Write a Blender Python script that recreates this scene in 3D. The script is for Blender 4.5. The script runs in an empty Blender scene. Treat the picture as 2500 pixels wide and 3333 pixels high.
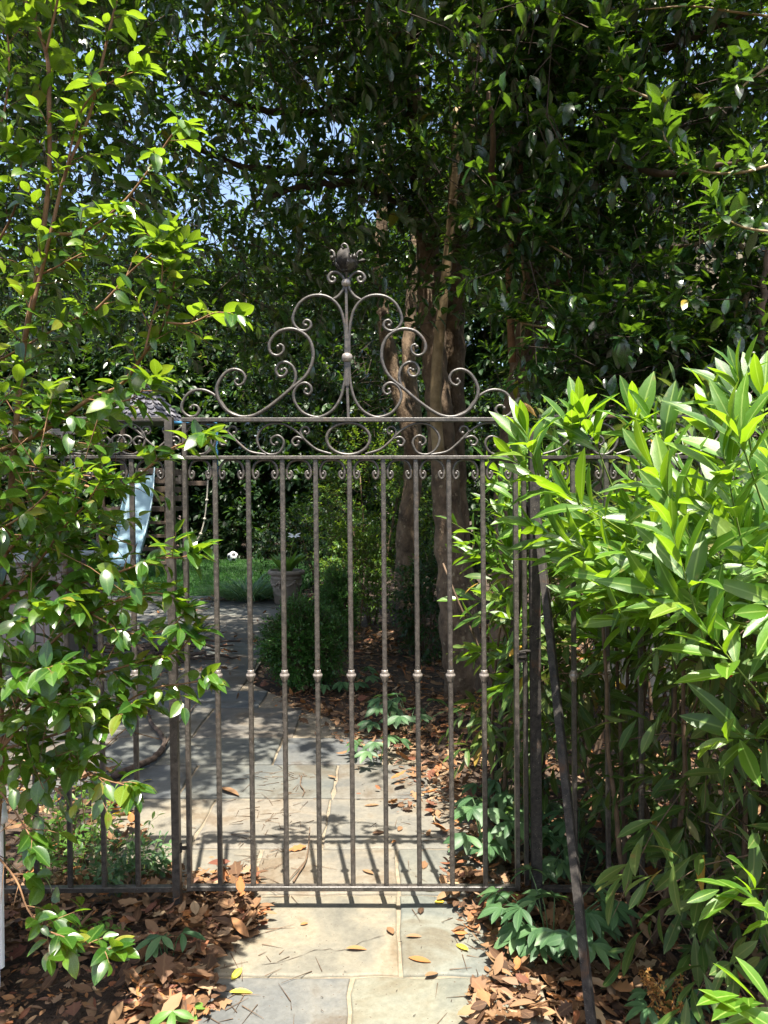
import bpy, math, random
import numpy as np
from mathutils import Vector, Matrix

# ------------------------------------------------------------------ camera, sky, sun, exposure
SC = bpy.context.scene
COL = SC.collection
EYE = 1.5
PITCH = math.radians(1.2)
FPX, CX, CY = 2500.0, 1250.0, 1666.5
cam_d = bpy.data.cameras.new('camera')
cam = bpy.data.objects.new('camera', cam_d)
COL.objects.link(cam)
cam_d.sensor_fit = 'VERTICAL'
cam_d.sensor_height = 24.0
cam_d.lens = 24.0 * FPX / 3333.0
cam_d.clip_start = 0.05
cam_d.clip_end = 400
cam.location = (0, 0, EYE)
cam.rotation_euler = (math.pi / 2 - PITCH, 0, 0)
SC.camera = cam

SUN_TO = Vector((0.045, -0.335, 1.0)).normalized()          # towards the sun
world = bpy.data.worlds.new('World')
SC.world = world
world.use_nodes = True
wn = world.node_tree
bg = wn.nodes['Background']
sky = wn.nodes.new('ShaderNodeTexSky')
sky.sky_type = 'NISHITA'
sky.sun_disc = False
sky.sun_elevation = math.asin(SUN_TO.z)
sky.sun_rotation = math.atan2(SUN_TO.x, SUN_TO.y)
sky.altitude = 100
sky.air_density = 1.0
sky.dust_density = 4.0
wn.links.new(sky.outputs[0], bg.inputs[0])
bg.inputs[1].default_value = 0.1
sun_d = bpy.data.lights.new('sun', 'SUN')
sun_d.energy = 5.0
sun_d.angle = math.radians(0.53)
sun_d.color = (1.0, 0.93, 0.82)
sun = bpy.data.objects.new('sun', sun_d)
COL.objects.link(sun)
sun.rotation_euler = (-SUN_TO).to_track_quat('-Z', 'Y').to_euler()

SC.view_settings.view_transform = 'Standard'
SC.view_settings.look = 'None'
SC.view_settings.gamma = 1.0
SC.view_settings.exposure = 1.95
SC.cycles.max_bounces = 8
SC.cycles.diffuse_bounces = 4
SC.cycles.glossy_bounces = 3
SC.cycles.transmission_bounces = 4
SC.cycles.caustics_reflective = False
SC.cycles.caustics_refractive = False
SC.cycles.sample_clamp_indirect = 6.0
SC.cycles.use_denoising = True

rng = np.random.default_rng(11)
random.seed(4)


# ------------------------------------------------------------------ photograph pixel (2500 x 3333) -> point in the place
def ray(px, py):
    h, v = (px - CX) / FPX, (CY - py) / FPX
    c, s = math.cos(PITCH), math.sin(PITCH)
    return np.array([h, c + s * v, -s + c * v])


def at(px, py, y):
    d = ray(px, py)
    return np.array([0, 0, EYE]) + d * (y / d[1])


def gr(px, py, z=0.0):
    d = ray(px, py)
    return np.array([0, 0, EYE]) + d * ((z - EYE) / d[2])


def project(P):
    P = np.atleast_2d(P) - np.array([0, 0, EYE])
    c, s = math.cos(PITCH), math.sin(PITCH)
    f = P[:, 1] * c - P[:, 2] * s
    u = P[:, 1] * s + P[:, 2] * c
    f2 = np.where(f > 0.05, f, 0.05)
    return CX + FPX * P[:, 0] / f2, CY - FPX * u / f2, f


# ------------------------------------------------------------------ materials
MATS = {}


def nodes_of(name):
    m = bpy.data.materials.new(name)
    m.use_nodes = True
    MATS[name] = m
    nt = m.node_tree
    return m, nt, nt.nodes['Principled BSDF'], nt.nodes['Material Output']


def N(nt, typ, **kw):
    n = nt.nodes.new(typ)
    for k, v in kw.items():
        if k.startswith('i_'):
            n.inputs[k[2:].replace('_', ' ')].default_value = v
        else:
            setattr(n, k, v)
    return n


def ramp(nt, stops, src=None, interp='LINEAR'):
    r = nt.nodes.new('ShaderNodeValToRGB')
    e = r.color_ramp.elements
    r.color_ramp.interpolation = interp
    while len(e) < len(stops):
        e.new(0.5)
    for el, (p, c) in zip(e, stops):
        el.position = p
        el.color = (c[0], c[1], c[2], 1)
    if src is not None:
        nt.links.new(src, r.inputs[0])
    return r


def mixc(nt, fac, a, b, mode='MIX'):
    m = nt.nodes.new('ShaderNodeMix')
    m.data_type = 'RGBA'
    m.blend_type = mode
    for sock, v in ((m.inputs[0], fac), (m.inputs[6], a), (m.inputs[7], b)):
        if hasattr(v, 'node'):
            nt.links.new(v, sock)
        elif isinstance(v, (int, float)):
            sock.default_value = v
        else:
            sock.default_value = (v[0], v[1], v[2], 1)
    return m.outputs[2]


def leaf_mat(name, stops, trans_col, trans=0.35, rough=0.3, rib=0.35, spec=0.5, ribc=(0.25, 0.32, 0.06), bump=0.0, blotch=None):
    """leaf: every leaf (mesh island or object) takes its own tone from the ramp; a paler midrib; light passes through"""
    m, nt, b, out = nodes_of(name)
    L = nt.links.new
    geo = N(nt, 'ShaderNodeNewGeometry')
    oi = N(nt, 'ShaderNodeObjectInfo')
    add = N(nt, 'ShaderNodeMath', operation='ADD')
    L(geo.outputs['Random Per Island'], add.inputs[0])
    L(oi.outputs['Random'], add.inputs[1])
    fr = N(nt, 'ShaderNodeMath', operation='FRACT')
    L(add.outputs[0], fr.inputs[0])
    cr = ramp(nt, stops, fr.outputs[0])
    col = cr.outputs[0]
    no = N(nt, 'ShaderNodeTexNoise')
    no.inputs['Scale'].default_value = 40
    no.inputs['Detail'].default_value = 3
    tc = N(nt, 'ShaderNodeTexCoord')
    L(tc.outputs['Object'], no.inputs['Vector'])
    col = mixc(nt, 0.25, col, ramp(nt, [(0.3, (0.35, 0.4, 0.3)), (0.7, (1, 1, 1))], no.outputs[0]).outputs[0], 'MULTIPLY')
    if rib > 0:
        at_ = N(nt, 'ShaderNodeAttribute', attribute_name='rib')
        rr = ramp(nt, [(0.86, (0, 0, 0)), (0.97, (1, 1, 1))], at_.outputs['Fac'])
        mul = N(nt, 'ShaderNodeMath', operation='MULTIPLY')
        L(rr.outputs[0], mul.inputs[0])
        mul.inputs[1].default_value = rib
        col = mixc(nt, mul.outputs[0], col, ribc)
    if blotch:
        n5 = N(nt, 'ShaderNodeTexNoise')
        n5.inputs['Scale'].default_value = 22
        n5.inputs['Detail'].default_value = 4
        L(geo.outputs['Position'], n5.inputs['Vector'])
        col = mixc(nt, ramp(nt, [(0.66, (0, 0, 0)), (0.72, (0.8, 0.8, 0.8))], n5.outputs[0]).outputs[0], col, blotch)
    L(col, b.inputs['Base Color'])
    rg = N(nt, 'ShaderNodeMapRange')
    rg.inputs['To Min'].default_value = rough * 0.75
    rg.inputs['To Max'].default_value = min(1, rough * 1.6)
    L(no.outputs[0], rg.inputs[0])
    L(rg.outputs[0], b.inputs['Roughness'])
    b.inputs['Specular IOR Level'].default_value = spec
    if bump > 0:
        bp = N(nt, 'ShaderNodeBump')
        bp.inputs['Strength'].default_value = bump
        bp.inputs['Distance'].default_value = 0.002
        n2 = N(nt, 'ShaderNodeTexNoise')
        n2.inputs['Scale'].default_value = 160
        L(tc.outputs['Object'], n2.inputs['Vector'])
        L(n2.outputs[0], bp.inputs['Height'])
        L(bp.outputs[0], b.inputs['Normal'])
    tr = N(nt, 'ShaderNodeBsdfTranslucent')
    tcol = mixc(nt, 0.6, col, trans_col)
    L(tcol, tr.inputs[0])
    mx = N(nt, 'ShaderNodeMixShader')
    mx.inputs[0].default_value = trans
    L(b.outputs[0], mx.inputs[1])
    L(tr.outputs[0], mx.inputs[2])
    L(mx.outputs[0], out.inputs[0])
    return m


def surf_mat(name, c0, c1, scale=8, rough=0.7, bump=0.3, dist=0.01, detail=6, obj_tint=None, metallic=0.0, spec=0.4,
             stretch=None, speck=None, c_lo=0.35, c_hi=0.65, stain=None):
    m, nt, b, out = nodes_of(name)
    L = nt.links.new
    tc = N(nt, 'ShaderNodeTexCoord')
    vec = tc.outputs['Object']
    if stretch:
        mp = N(nt, 'ShaderNodeMapping')
        mp.inputs['Scale'].default_value = stretch
        L(vec, mp.inputs[0])
        vec = mp.outputs[0]
    no = N(nt, 'ShaderNodeTexNoise')
    no.inputs['Scale'].default_value = scale
    no.inputs['Detail'].default_value = detail
    no.inputs['Roughness'].default_value = 0.65
    L(vec, no.inputs['Vector'])
    col = ramp(nt, [(c_lo, c0), (c_hi, c1)], no.outputs[0]).outputs[0]
    if obj_tint:
        oi = N(nt, 'ShaderNodeObjectInfo')
        tint = ramp(nt, obj_tint, oi.outputs['Random'])
        col = mixc(nt, 1.0, col, tint.outputs[0], 'MULTIPLY')
    if speck:
        n3 = N(nt, 'ShaderNodeTexNoise')
        n3.inputs['Scale'].default_value = speck[0]
        n3.inputs['Detail'].default_value = 2
        L(vec, n3.inputs['Vector'])
        f = ramp(nt, [(speck[2], (0, 0, 0)), (speck[2] + 0.06, (1, 1, 1))], n3.outputs[0])
        col = mixc(nt, f.outputs[0], col, speck[1])
    if stain:
        n4 = N(nt, 'ShaderNodeTexNoise')
        n4.inputs['Scale'].default_value = stain[0]
        n4.inputs['Detail'].default_value = 8
        n4.inputs['Roughness'].default_value = 0.7
        L(tc.outputs['Object'], n4.inputs['Vector'])
        f4 = ramp(nt, [(stain[2], (0, 0, 0)), (stain[2] + 0.1, (0.85, 0.85, 0.85))], n4.outputs[0])
        col = mixc(nt, f4.outputs[0], col, stain[1])
    L(col, b.inputs['Base Color'])
    b.inputs['Roughness'].default_value = rough
    b.inputs['Metallic'].default_value = metallic
    b.inputs['Specular IOR Level'].default_value = spec
    if bump > 0:
        n2 = N(nt, 'ShaderNodeTexNoise')
        n2.inputs['Scale'].default_value = scale * 4
        n2.inputs['Detail'].default_value = 6
        L(vec, n2.inputs['Vector'])
        bp = N(nt, 'ShaderNodeBump')
        bp.inputs['Strength'].default_value = bump
        bp.inputs['Distance'].default_value = dist
        L(n2.outputs[0], bp.inputs['Height'])
        L(bp.outputs[0], b.inputs['Normal'])
    return m


leaf_mat('camellia_leaf', [(0, (0.018, 0.062, 0.009)), (0.5, (0.036, 0.105, 0.012)), (0.85, (0.065, 0.15, 0.014)), (0.97, (0.12, 0.18, 0.018)), (1, (0.24, 0.2, 0.03))],
         (0.34, 0.52, 0.015), 0.42, 0.24, 0.45, 0.8, (0.16, 0.27, 0.06), 0.0, (0.16, 0.13, 0.03))
leaf_mat('laurel_leaf', [(0, (0.028, 0.085, 0.008)), (0.5, (0.058, 0.155, 0.010)), (0.92, (0.088, 0.205, 0.012)), (1, (0.15, 0.23, 0.02))],
         (0.36, 0.60, 0.012), 0.46, 0.34, 0.75, 0.8, (0.30, 0.42, 0.10), 0.25, (0.20, 0.19, 0.05))
leaf_mat('laurel_old_leaf', [(0, (0.035, 0.08, 0.014)), (0.6, (0.06, 0.115, 0.02)), (0.88, (0.10, 0.14, 0.035)), (0.97, (0.17, 0.15, 0.05)), (1, (0.42, 0.22, 0.02))],
         (0.22, 0.28, 0.04), 0.3, 0.4, 0.6, 0.4, (0.20, 0.22, 0.07), 0.0, (0.17, 0.11, 0.04))
leaf_mat('holly_leaf', [(0, (0.008, 0.030, 0.009)), (0.55, (0.016, 0.050, 0.012)), (0.88, (0.034, 0.085, 0.014)), (0.98, (0.09, 0.17, 0.02)), (1, (0.28, 0.2, 0.02))],
         (0.22, 0.42, 0.012), 0.28, 0.24, 0.3, 0.95, (0.06, 0.15, 0.04))
leaf_mat('tree_leaf', [(0, (0.018, 0.055, 0.012)), (0.6, (0.035, 0.095, 0.016)), (1, (0.075, 0.15, 0.02))],
         (0.25, 0.45, 0.03), 0.35, 0.4, 0, 0.4)
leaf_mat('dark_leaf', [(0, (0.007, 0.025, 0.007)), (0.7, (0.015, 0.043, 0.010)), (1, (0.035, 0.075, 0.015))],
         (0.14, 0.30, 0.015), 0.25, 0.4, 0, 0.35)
leaf_mat('azalea_leaf', [(0, (0.025, 0.075, 0.010)), (0.6, (0.055, 0.135, 0.014)), (1, (0.12, 0.2, 0.022))],
         (0.34, 0.5, 0.03), 0.4, 0.4, 0, 0.4)
leaf_mat('box_leaf', [(0, (0.02, 0.075, 0.014)), (0.6, (0.04, 0.13, 0.02)), (1, (0.085, 0.19, 0.03))],
         (0.16, 0.34, 0.03), 0.3, 0.35, 0, 0.45)
leaf_mat('hellebore_leaf', [(0, (0.035, 0.085, 0.035)), (0.6, (0.06, 0.13, 0.05)), (1, (0.10, 0.18, 0.07))],
         (0.2, 0.36, 0.06), 0.3, 0.42, 0.5, 0.4, (0.11, 0.2, 0.08))
leaf_mat('pale_plant_leaf', [(0, (0.05, 0.13, 0.02)), (0.6, (0.09, 0.2, 0.03)), (1, (0.16, 0.27, 0.05))],
         (0.3, 0.5, 0.05), 0.38, 0.4, 0.3, 0.4, (0.2, 0.3, 0.1))
leaf_mat('grass_blade', [(0, (0.02, 0.09, 0.015)), (0.6, (0.035, 0.13, 0.02)), (1, (0.07, 0.17, 0.03))],
         (0.16, 0.4, 0.03), 0.35, 0.5, 0, 0.3)
leaf_mat('lilyturf_blade', [(0, (0.03, 0.09, 0.04)), (0.7, (0.06, 0.14, 0.06)), (1, (0.14, 0.2, 0.09))],
         (0.2, 0.36, 0.08), 0.3, 0.4, 0, 0.45)
leaf_mat('litter_leaf', [(0, (0.045, 0.026, 0.016)), (0.22, (0.085, 0.045, 0.024)), (0.47, (0.165, 0.09, 0.045)), (0.65, (0.235, 0.145, 0.078)), (0.75, (0.32, 0.13, 0.04)), (0.84, (0.12, 0.042, 0.028)), (1, (0.34, 0.25, 0.15))],
         (0.45, 0.2, 0.06), 0.14, 0.65, 0.4, 0.3, (0.2, 0.12, 0.06), 0.0, (0.05, 0.03, 0.02))
leaf_mat('yellow_leaf', [(0, (0.60, 0.42, 0.03)), (0.6, (0.66, 0.52, 0.04)), (1, (0.48, 0.46, 0.05))],
         (0.8, 0.6, 0.05), 0.2, 0.45, 0.4, 0.4, (0.7, 0.6, 0.2))
leaf_mat('dry_plume', [(0, (0.22, 0.10, 0.03)), (0.6, (0.34, 0.16, 0.05)), (1, (0.38, 0.26, 0.08))],
         (0.5, 0.25, 0.05), 0.25, 0.7, 0, 0.2)
surf_mat('iron', (0.019, 0.0175, 0.0155), (0.07, 0.063, 0.055), 60, 0.4, 0.5, 0.0014, stain=(11, (0.075, 0.046, 0.028), 0.6), spec=0.6, speck=(420, (0.34, 0.32, 0.29), 0.69),
         obj_tint=[(0, (0.85, 0.83, 0.82)), (1, (1.1, 1.05, 1.02))])
surf_mat('dark_iron', (0.014, 0.013, 0.013), (0.045, 0.04, 0.035), 50, 0.7, 0.4, 0.0015, spec=0.2, speck=(300, (0.2, 0.17, 0.14), 0.68), stain=(9, (0.075, 0.04, 0.022), 0.57))
surf_mat('iron_cap', (0.2, 0.175, 0.155), (0.34, 0.30, 0.27), 70, 0.36, 0.3, 0.001, spec=0.7, metallic=0.35)
STONE_TINT = [(0, (0.78, 0.86, 0.92)), (0.25, (1.0, 0.97, 0.88)), (0.5, (0.82, 0.86, 0.84)), (0.75, (1.04, 1.0, 0.95)), (1, (0.9, 0.84, 0.78))]


def stone_mat():
    m, nt, b, out = nodes_of('bluestone')
    L = nt.links.new
    tc = N(nt, 'ShaderNodeTexCoord')
    gp = N(nt, 'ShaderNodeNewGeometry')
    n1 = N(nt, 'ShaderNodeTexNoise')
    n1.inputs['Scale'].default_value = 3.2
    n1.inputs['Detail'].default_value = 8
    n1.inputs['Roughness'].default_value = 0.6
    n1.inputs['Distortion'].default_value = 0.6
    L(gp.outputs['Position'], n1.inputs['Vector'])
    col = ramp(nt, [(0.25, (0.075, 0.077, 0.074)), (0.42, (0.118, 0.117, 0.106)), (0.54, (0.158, 0.149, 0.125)), (0.64, (0.118, 0.098, 0.072)), (0.78, (0.15, 0.142, 0.125))], n1.outputs[0]).outputs[0]
    n2 = N(nt, 'ShaderNodeTexNoise')
    n2.inputs['Scale'].default_value = 45
    n2.inputs['Detail'].default_value = 6
    n2.inputs['Roughness'].default_value = 0.75
    L(gp.outputs['Position'], n2.inputs['Vector'])
    col = mixc(nt, 0.55, col, ramp(nt, [(0.3, (0.55, 0.54, 0.52)), (0.62, (1.1, 1.1, 1.1))], n2.outputs[0]).outputs[0], 'MULTIPLY')
    oi = N(nt, 'ShaderNodeObjectInfo')
    col = mixc(nt, 0.9, col, oi.outputs['Color'], 'MULTIPLY')
    n3 = N(nt, 'ShaderNodeTexNoise')
    n3.inputs['Scale'].default_value = 90
    n3.inputs['Detail'].default_value = 1
    L(gp.outputs['Position'], n3.inputs['Vector'])
    col = mixc(nt, ramp(nt, [(0.70, (0, 0, 0)), (0.76, (1, 1, 1))], n3.outputs[0]).outputs[0], col, (0.07, 0.055, 0.04))
    L(col, b.inputs['Base Color'])
    b.inputs['Roughness'].default_value = 0.72
    b.inputs['Specular IOR Level'].default_value = 0.35
    bp = N(nt, 'ShaderNodeBump')
    bp.inputs['Strength'].default_value = 0.5
    bp.inputs['Distance'].default_value = 0.006
    n4 = N(nt, 'ShaderNodeTexNoise')
    n4.inputs['Scale'].default_value = 14
    n4.inputs['Detail'].default_value = 9
    L(gp.outputs['Position'], n4.inputs['Vector'])
    L(n4.outputs[0], bp.inputs['Height'])
    L(bp.outputs[0], b.inputs['Normal'])


stone_mat()
surf_mat('mortar', (0.13, 0.108, 0.075), (0.20, 0.168, 0.12), 30, 0.9, 0.6, 0.004)
surf_mat('soil', (0.022, 0.015, 0.010), (0.075, 0.05, 0.033), 14, 0.95, 1.0, 0.02)
surf_mat('turf', (0.014, 0.045, 0.010), (0.03, 0.075, 0.016), 6, 0.95, 0.6, 0.02)
surf_mat('bark', (0.048, 0.031, 0.018), (0.19, 0.13, 0.08), 9, 0.85, 0.9, 0.015, stretch=(1, 1, 0.75), speck=(26, (0.24, 0.19, 0.12), 0.64))
surf_mat('dark_bark', (0.022, 0.015, 0.011), (0.07, 0.048, 0.035), 14, 0.9, 0.8, 0.01, stretch=(1, 1, 0.35))
surf_mat('tan_bark', (0.20, 0.14, 0.07), (0.34, 0.25, 0.14), 12, 0.8, 0.4, 0.005)
surf_mat('camellia_bark', (0.13, 0.065, 0.03), (0.24, 0.13, 0.06), 30, 0.75, 0.4, 0.002)
surf_mat('green_twig', (0.09, 0.14, 0.02), (0.16, 0.22, 0.04), 30, 0.6, 0.1, 0.002)
surf_mat('hellebore_stalk', (0.03, 0.07, 0.025), (0.06, 0.11, 0.04), 30, 0.6, 0.0)
surf_mat('brown_twig', (0.06, 0.04, 0.025), (0.14, 0.09, 0.055), 20, 0.8, 0.3, 0.002)
surf_mat('plank_wood', (0.17, 0.15, 0.115), (0.33, 0.30, 0.235), 10, 0.85, 0.5, 0.004, stretch=(3, 3, 0.3), obj_tint=[(0, (0.72, 0.7, 0.68)), (1, (1.1, 1.08, 1.05))])
surf_mat('play_wood', (0.07, 0.05, 0.038), (0.16, 0.12, 0.09), 10, 0.85, 0.4, 0.004, stretch=(2, 2, 0.4), obj_tint=[(0, (0.75, 0.75, 0.75)), (1, (1.15, 1.1, 1.05))])
surf_mat('grey_wood', (0.13, 0.115, 0.105), (0.24, 0.215, 0.195), 10, 0.85, 0.4, 0.004, stretch=(0.4, 2, 2))
surf_mat('shingle', (0.085, 0.087, 0.1), (0.16, 0.16, 0.18), 12, 0.85, 0.5, 0.005, obj_tint=[(0, (0.75, 0.75, 0.78)), (1, (1.2, 1.15, 1.12))])
surf_mat('slide_plastic', (0.15, 0.25, 0.30), (0.20, 0.31, 0.36), 4, 0.4, 0.0)
surf_mat('blue_paint', (0.06, 0.22, 0.38), (0.09, 0.30, 0.48), 10, 0.45, 0.0)
surf_mat('red_plastic', (0.5, 0.015, 0.03), (0.62, 0.03, 0.05), 6, 0.35, 0.0)
surf_mat('rope', (0.36, 0.33, 0.26), (0.52, 0.48, 0.40), 60, 0.9, 0.5, 0.003)
surf_mat('chain_metal', (0.25, 0.25, 0.25), (0.4, 0.4, 0.4), 30, 0.4, 0.0, metallic=0.6)
surf_mat('terracotta', (0.15, 0.125, 0.10), (0.27, 0.225, 0.185), 9, 0.85, 0.5, 0.006)
surf_mat('ball_white', (0.72, 0.72, 0.72), (0.8, 0.8, 0.8), 5, 0.4, 0.0)
surf_mat('ball_black', (0.012, 0.012, 0.014), (0.02, 0.02, 0.022), 5, 0.4, 0.0)
surf_mat('white_paint', (0.72, 0.71, 0.68), (0.80, 0.79, 0.77), 6, 0.45, 0.08, 0.002)
surf_mat('counter_stone', (0.25, 0.25, 0.27), (0.34, 0.34, 0.36), 8, 0.5, 0.1, 0.003)
surf_mat('counter_base', (0.17, 0.14, 0.13), (0.25, 0.21, 0.2), 8, 0.8, 0.3, 0.004)
surf_mat('berry', (0.25, 0.008, 0.01), (0.36, 0.015, 0.015), 6, 0.25, 0.0)
surf_mat('petal_white', (0.75, 0.74, 0.72), (0.82, 0.82, 0.8), 6, 0.5, 0.0)
surf_mat('black_rubber', (0.018, 0.018, 0.02), (0.05, 0.045, 0.04), 14, 0.7, 0.4, 0.006)


# ------------------------------------------------------------------ mesh helpers
def link(o, parent=None, **props):
    COL.objects.link(o)
    if parent is not None:
        o.parent = parent
        o.location = -Vector(parent['_base'])
    for k, v in props.items():
        o[k] = v
    return o


def mesh_np(name, V, F, mat, smooth=True, rib=None):
    """mesh from numpy arrays; F is (n,3) or a list of faces"""
    me = bpy.data.meshes.new(name)
    V = np.asarray(V, dtype=np.float32)
    if isinstance(F, np.ndarray):
        k = F.shape[1]
        me.vertices.add(len(V))
        me.vertices.foreach_set('co', V.ravel())
        me.loops.add(F.size)
        me.loops.foreach_set('vertex_index', F.ravel().astype(np.int32))
        me.polygons.add(len(F))
        me.polygons.foreach_set('loop_start', np.arange(0, F.size, k, dtype=np.int32))
        me.polygons.foreach_set('loop_total', np.full(len(F), k, dtype=np.int32))
    else:
        me.from_pydata([tuple(v) for v in V], [], F)
    me.polygons.foreach_set('use_smooth', np.full(len(me.polygons), smooth, dtype=bool))
    if rib is not None:
        a = me.attributes.new('rib', 'FLOAT', 'POINT')
        a.data.foreach_set('value', np.asarray(rib, dtype=np.float32))
    me.materials.append(MATS[mat])
    me.update(calc_edges=True)
    return me


class MB:
    """collects shapes for ONE mesh object"""

    def __init__(self):
        self.v, self.f = [], []

    def add(self, V, F):
        n = len(self.v)
        self.v.extend([tuple(p) for p in V])
        self.f.extend([tuple(i + n for i in f) for f in F])
        return self

    def tube(self, pts, rad, sides=8, squash=None, cap=True, phase=0.0, up=None):
        P = np.asarray(pts, float)
        n = len(P)
        R = np.full(n, rad, float) if np.isscalar(rad) else np.asarray(rad, float)
        T = np.gradient(P, axis=0)
        T /= np.linalg.norm(T, axis=1)[:, None] + 1e-12
        u = np.array([0, 0, 1.0]) if up is None else np.asarray(up, float)
        if abs(T[0] @ u) > 0.95:
            u = np.array([1.0, 0, 0]) if up is None else np.array([0, 0, 1.0])
        V = []
        A = np.linspace(0, 2 * math.pi, sides, endpoint=False) + phase
        sq = squash or (1, 1)
        for i in range(n):
            u = u - (u @ T[i]) * T[i]
            u /= np.linalg.norm(u) + 1e-12
            w = np.cross(T[i], u)
            for a in A:
                V.append(P[i] + R[i] * (math.cos(a) * sq[0] * u + math.sin(a) * sq[1] * w))
        F = []
        for i in range(n - 1):
            for k in range(sides):
                k2 = (k + 1) % sides
                F.append((i * sides + k, i * sides + k2, (i + 1) * sides + k2, (i + 1) * sides + k))
        if cap:
            F.append(tuple(range(sides - 1, -1, -1)))
            F.append(tuple((n - 1) * sides + k for k in range(sides)))
        return self.add(V, F)

    def lathe(self, prof, c=(0, 0, 0), sides=20):
        V, F = [], []
        for r, z in prof:
            for k in range(sides):
                a = 2 * math.pi * k / sides
                V.append((c[0] + r * math.cos(a), c[1] + r * math.sin(a), c[2] + z))
        for i in range(len(prof) - 1):
            for k in range(sides):
                k2 = (k + 1) % sides
                F.append((i * sides + k, i * sides + k2, (i + 1) * sides + k2, (i + 1) * sides + k))
        F.append(tuple(range(sides - 1, -1, -1)))
        F.append(tuple((len(prof) - 1) * sides + k for k in range(sides)))
        return self.add(V, F)

    def box(self, c, s, rz=0.0, bev=0.0):
        x, y, z = s[0] / 2, s[1] / 2, s[2] / 2
        ca, sa = math.cos(rz), math.sin(rz)
        b = bev
        if b <= 0:
            L = [(sx * x, sy * y, sz * z) for sz in (-1, 1) for sx, sy in ((-1, -1), (1, -1), (1, 1), (-1, 1))]
            F = [(3, 2, 1, 0), (4, 5, 6, 7), (0, 1, 5, 4), (1, 2, 6, 5), (2, 3, 7, 6), (3, 0, 4, 7)]
        else:
            L, F = [], []
            rings = [(-z, b), (-z + b, 0), (z - b, 0), (z, b)]
            for zz, o in rings:
                xx, yy = x - o, y - o
                L += [(-xx + b, -yy, zz), (xx - b, -yy, zz), (xx, -yy + b, zz), (xx, yy - b, zz),
                      (xx - b, yy, zz), (-xx + b, yy, zz), (-xx, yy - b, zz), (-xx, -yy + b, zz)]
            for i in range(3):
                for k in range(8):
                    k2 = (k + 1) % 8
                    F.append((i * 8 + k, i * 8 + k2, i * 8 + 8 + k2, i * 8 + 8 + k))
            F += [tuple(range(7, -1, -1)), tuple(range(24, 32))]
        V = [(c[0] + ca * p[0] - sa * p[1], c[1] + sa * p[0] + ca * p[1], c[2] + p[2]) for p in L]
        return self.add(V, F)

    def bar(self, a, b, w, d=None, side=(0, 1, 0), bev=0.0015):
        """square chamfered bar between two points: w across, d along `side`"""
        d = w if d is None else d
        a, b = np.asarray(a, float), np.asarray(b, float)
        t = (b - a) / np.linalg.norm(b - a)
        s = np.asarray(side, float)
        s = s - (s @ t) * t
        s /= np.linalg.norm(s)
        u = np.cross(t, s)
        hw, hd = w / 2, d / 2
        e = min(bev, hw * 0.5, hd * 0.5)
        o = [(-hw + e, -hd), (hw - e, -hd), (hw, -hd + e), (hw, hd - e), (hw - e, hd), (-hw + e, hd), (-hw, hd - e), (-hw, -hd + e)]
        V = [p + u * x + s * y for p in (a, b) for x, y in o]
        F = [(k, (k + 1) % 8, 8 + (k + 1) % 8, 8 + k) for k in range(8)] + [tuple(range(7, -1, -1)), tuple(range(8, 16))]
        return self.add(V, F)

    def mesh(self, name, mat, smooth=True):
        me = mesh_np(name, np.array(self.v), self.f, mat, smooth)
        return me

    def build(self, name, mat, parent=None, smooth=True, sharp=None, **props):
        me = self.mesh(name, mat, smooth)
        if smooth and sharp:
            me.set_sharp_from_angle(angle=math.radians(sharp))
        return link(bpy.data.objects.new(name, me), parent, **props)


def empty(name, base, label, cat, group=None, kind=None):
    o = bpy.data.objects.new(name, None)
    o.empty_display_size = 0.05
    o.location = base
    COL.objects.link(o)
    o['_base'] = [float(v) for v in base]
    o['label'] = label
    o['category'] = cat
    if group:
        o['group'] = group
    if kind:
        o['kind'] = kind
    return o


def smooth_path(pts, n=6, closed=False):
    """Catmull-Rom through the points"""
    P = np.asarray(pts, float)
    if closed:
        Q = np.vstack([P[-1], P, P[0], P[1]])
    else:
        Q = np.vstack([2 * P[0] - P[1], P, 2 * P[-1] - P[-2]])
    out = []
    for i in range(1, len(Q) - 2):
        a, b, c, d = Q[i - 1], Q[i], Q[i + 1], Q[i + 2]
        for k in range(n):
            t = k / n
            out.append(0.5 * ((2 * b) + (-a + c) * t + (2 * a - 5 * b + 4 * c - d) * t ** 2 + (-a + 3 * b - 3 * c + d) * t ** 3))
    if not closed:
        out.append(Q[-2])
    return np.array(out)


def nrm(A):
    return A / (np.linalg.norm(A, axis=-1, keepdims=True) + 1e-9)


# ------------------------------------------------------------------ leaves
def leaf_template(nseg=5, width=0.45, fold=0.25, curl=0.25, peak=0.5, stalk=0.0, wave=0.0, tip=1.0, lobe=0.0):
    """a leaf of length 1 along x, normal z, midrib row plus two edge rows; returns verts, triangles, rib"""
    V, rib = [(0, 0, 0)], [1.0]
    for i in range(1, nseg):
        t = i / nseg
        tt = t ** (math.log(0.5) / math.log(peak))
        w = width * 0.5 * (math.sin(math.pi * tt) ** 0.8) * tip
        w *= 1 + lobe * (1 if i % 2 else -1)
        x = stalk + (1 - stalk) * t
        z = -curl * t * t
        wv = wave * (1 if i % 2 else -1)
        for s in (-1, 0, 1):
            V.append((x, s * w, z + fold * w * abs(s) + (wv if s else 0)))
            rib.append(1.0 if s == 0 else 0.0)
    V.append((1, 0, -curl))
    rib.append(1.0)
    F = [(0, 2, 1), (0, 3, 2)]
    for i in range(nseg - 2):
        a, b = 1 + 3 * i, 4 + 3 * i
        F += [(a, a + 1, b + 1), (a, b + 1, b), (a + 1, a + 2, b + 2), (a + 1, b + 2, b + 1)]
    e = 1 + 3 * (nseg - 2)
    q = len(V) - 1
    F += [(e, e + 1, q), (e + 1, e + 2, q)]
    return np.array(V), np.array(F), np.array(rib)


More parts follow.
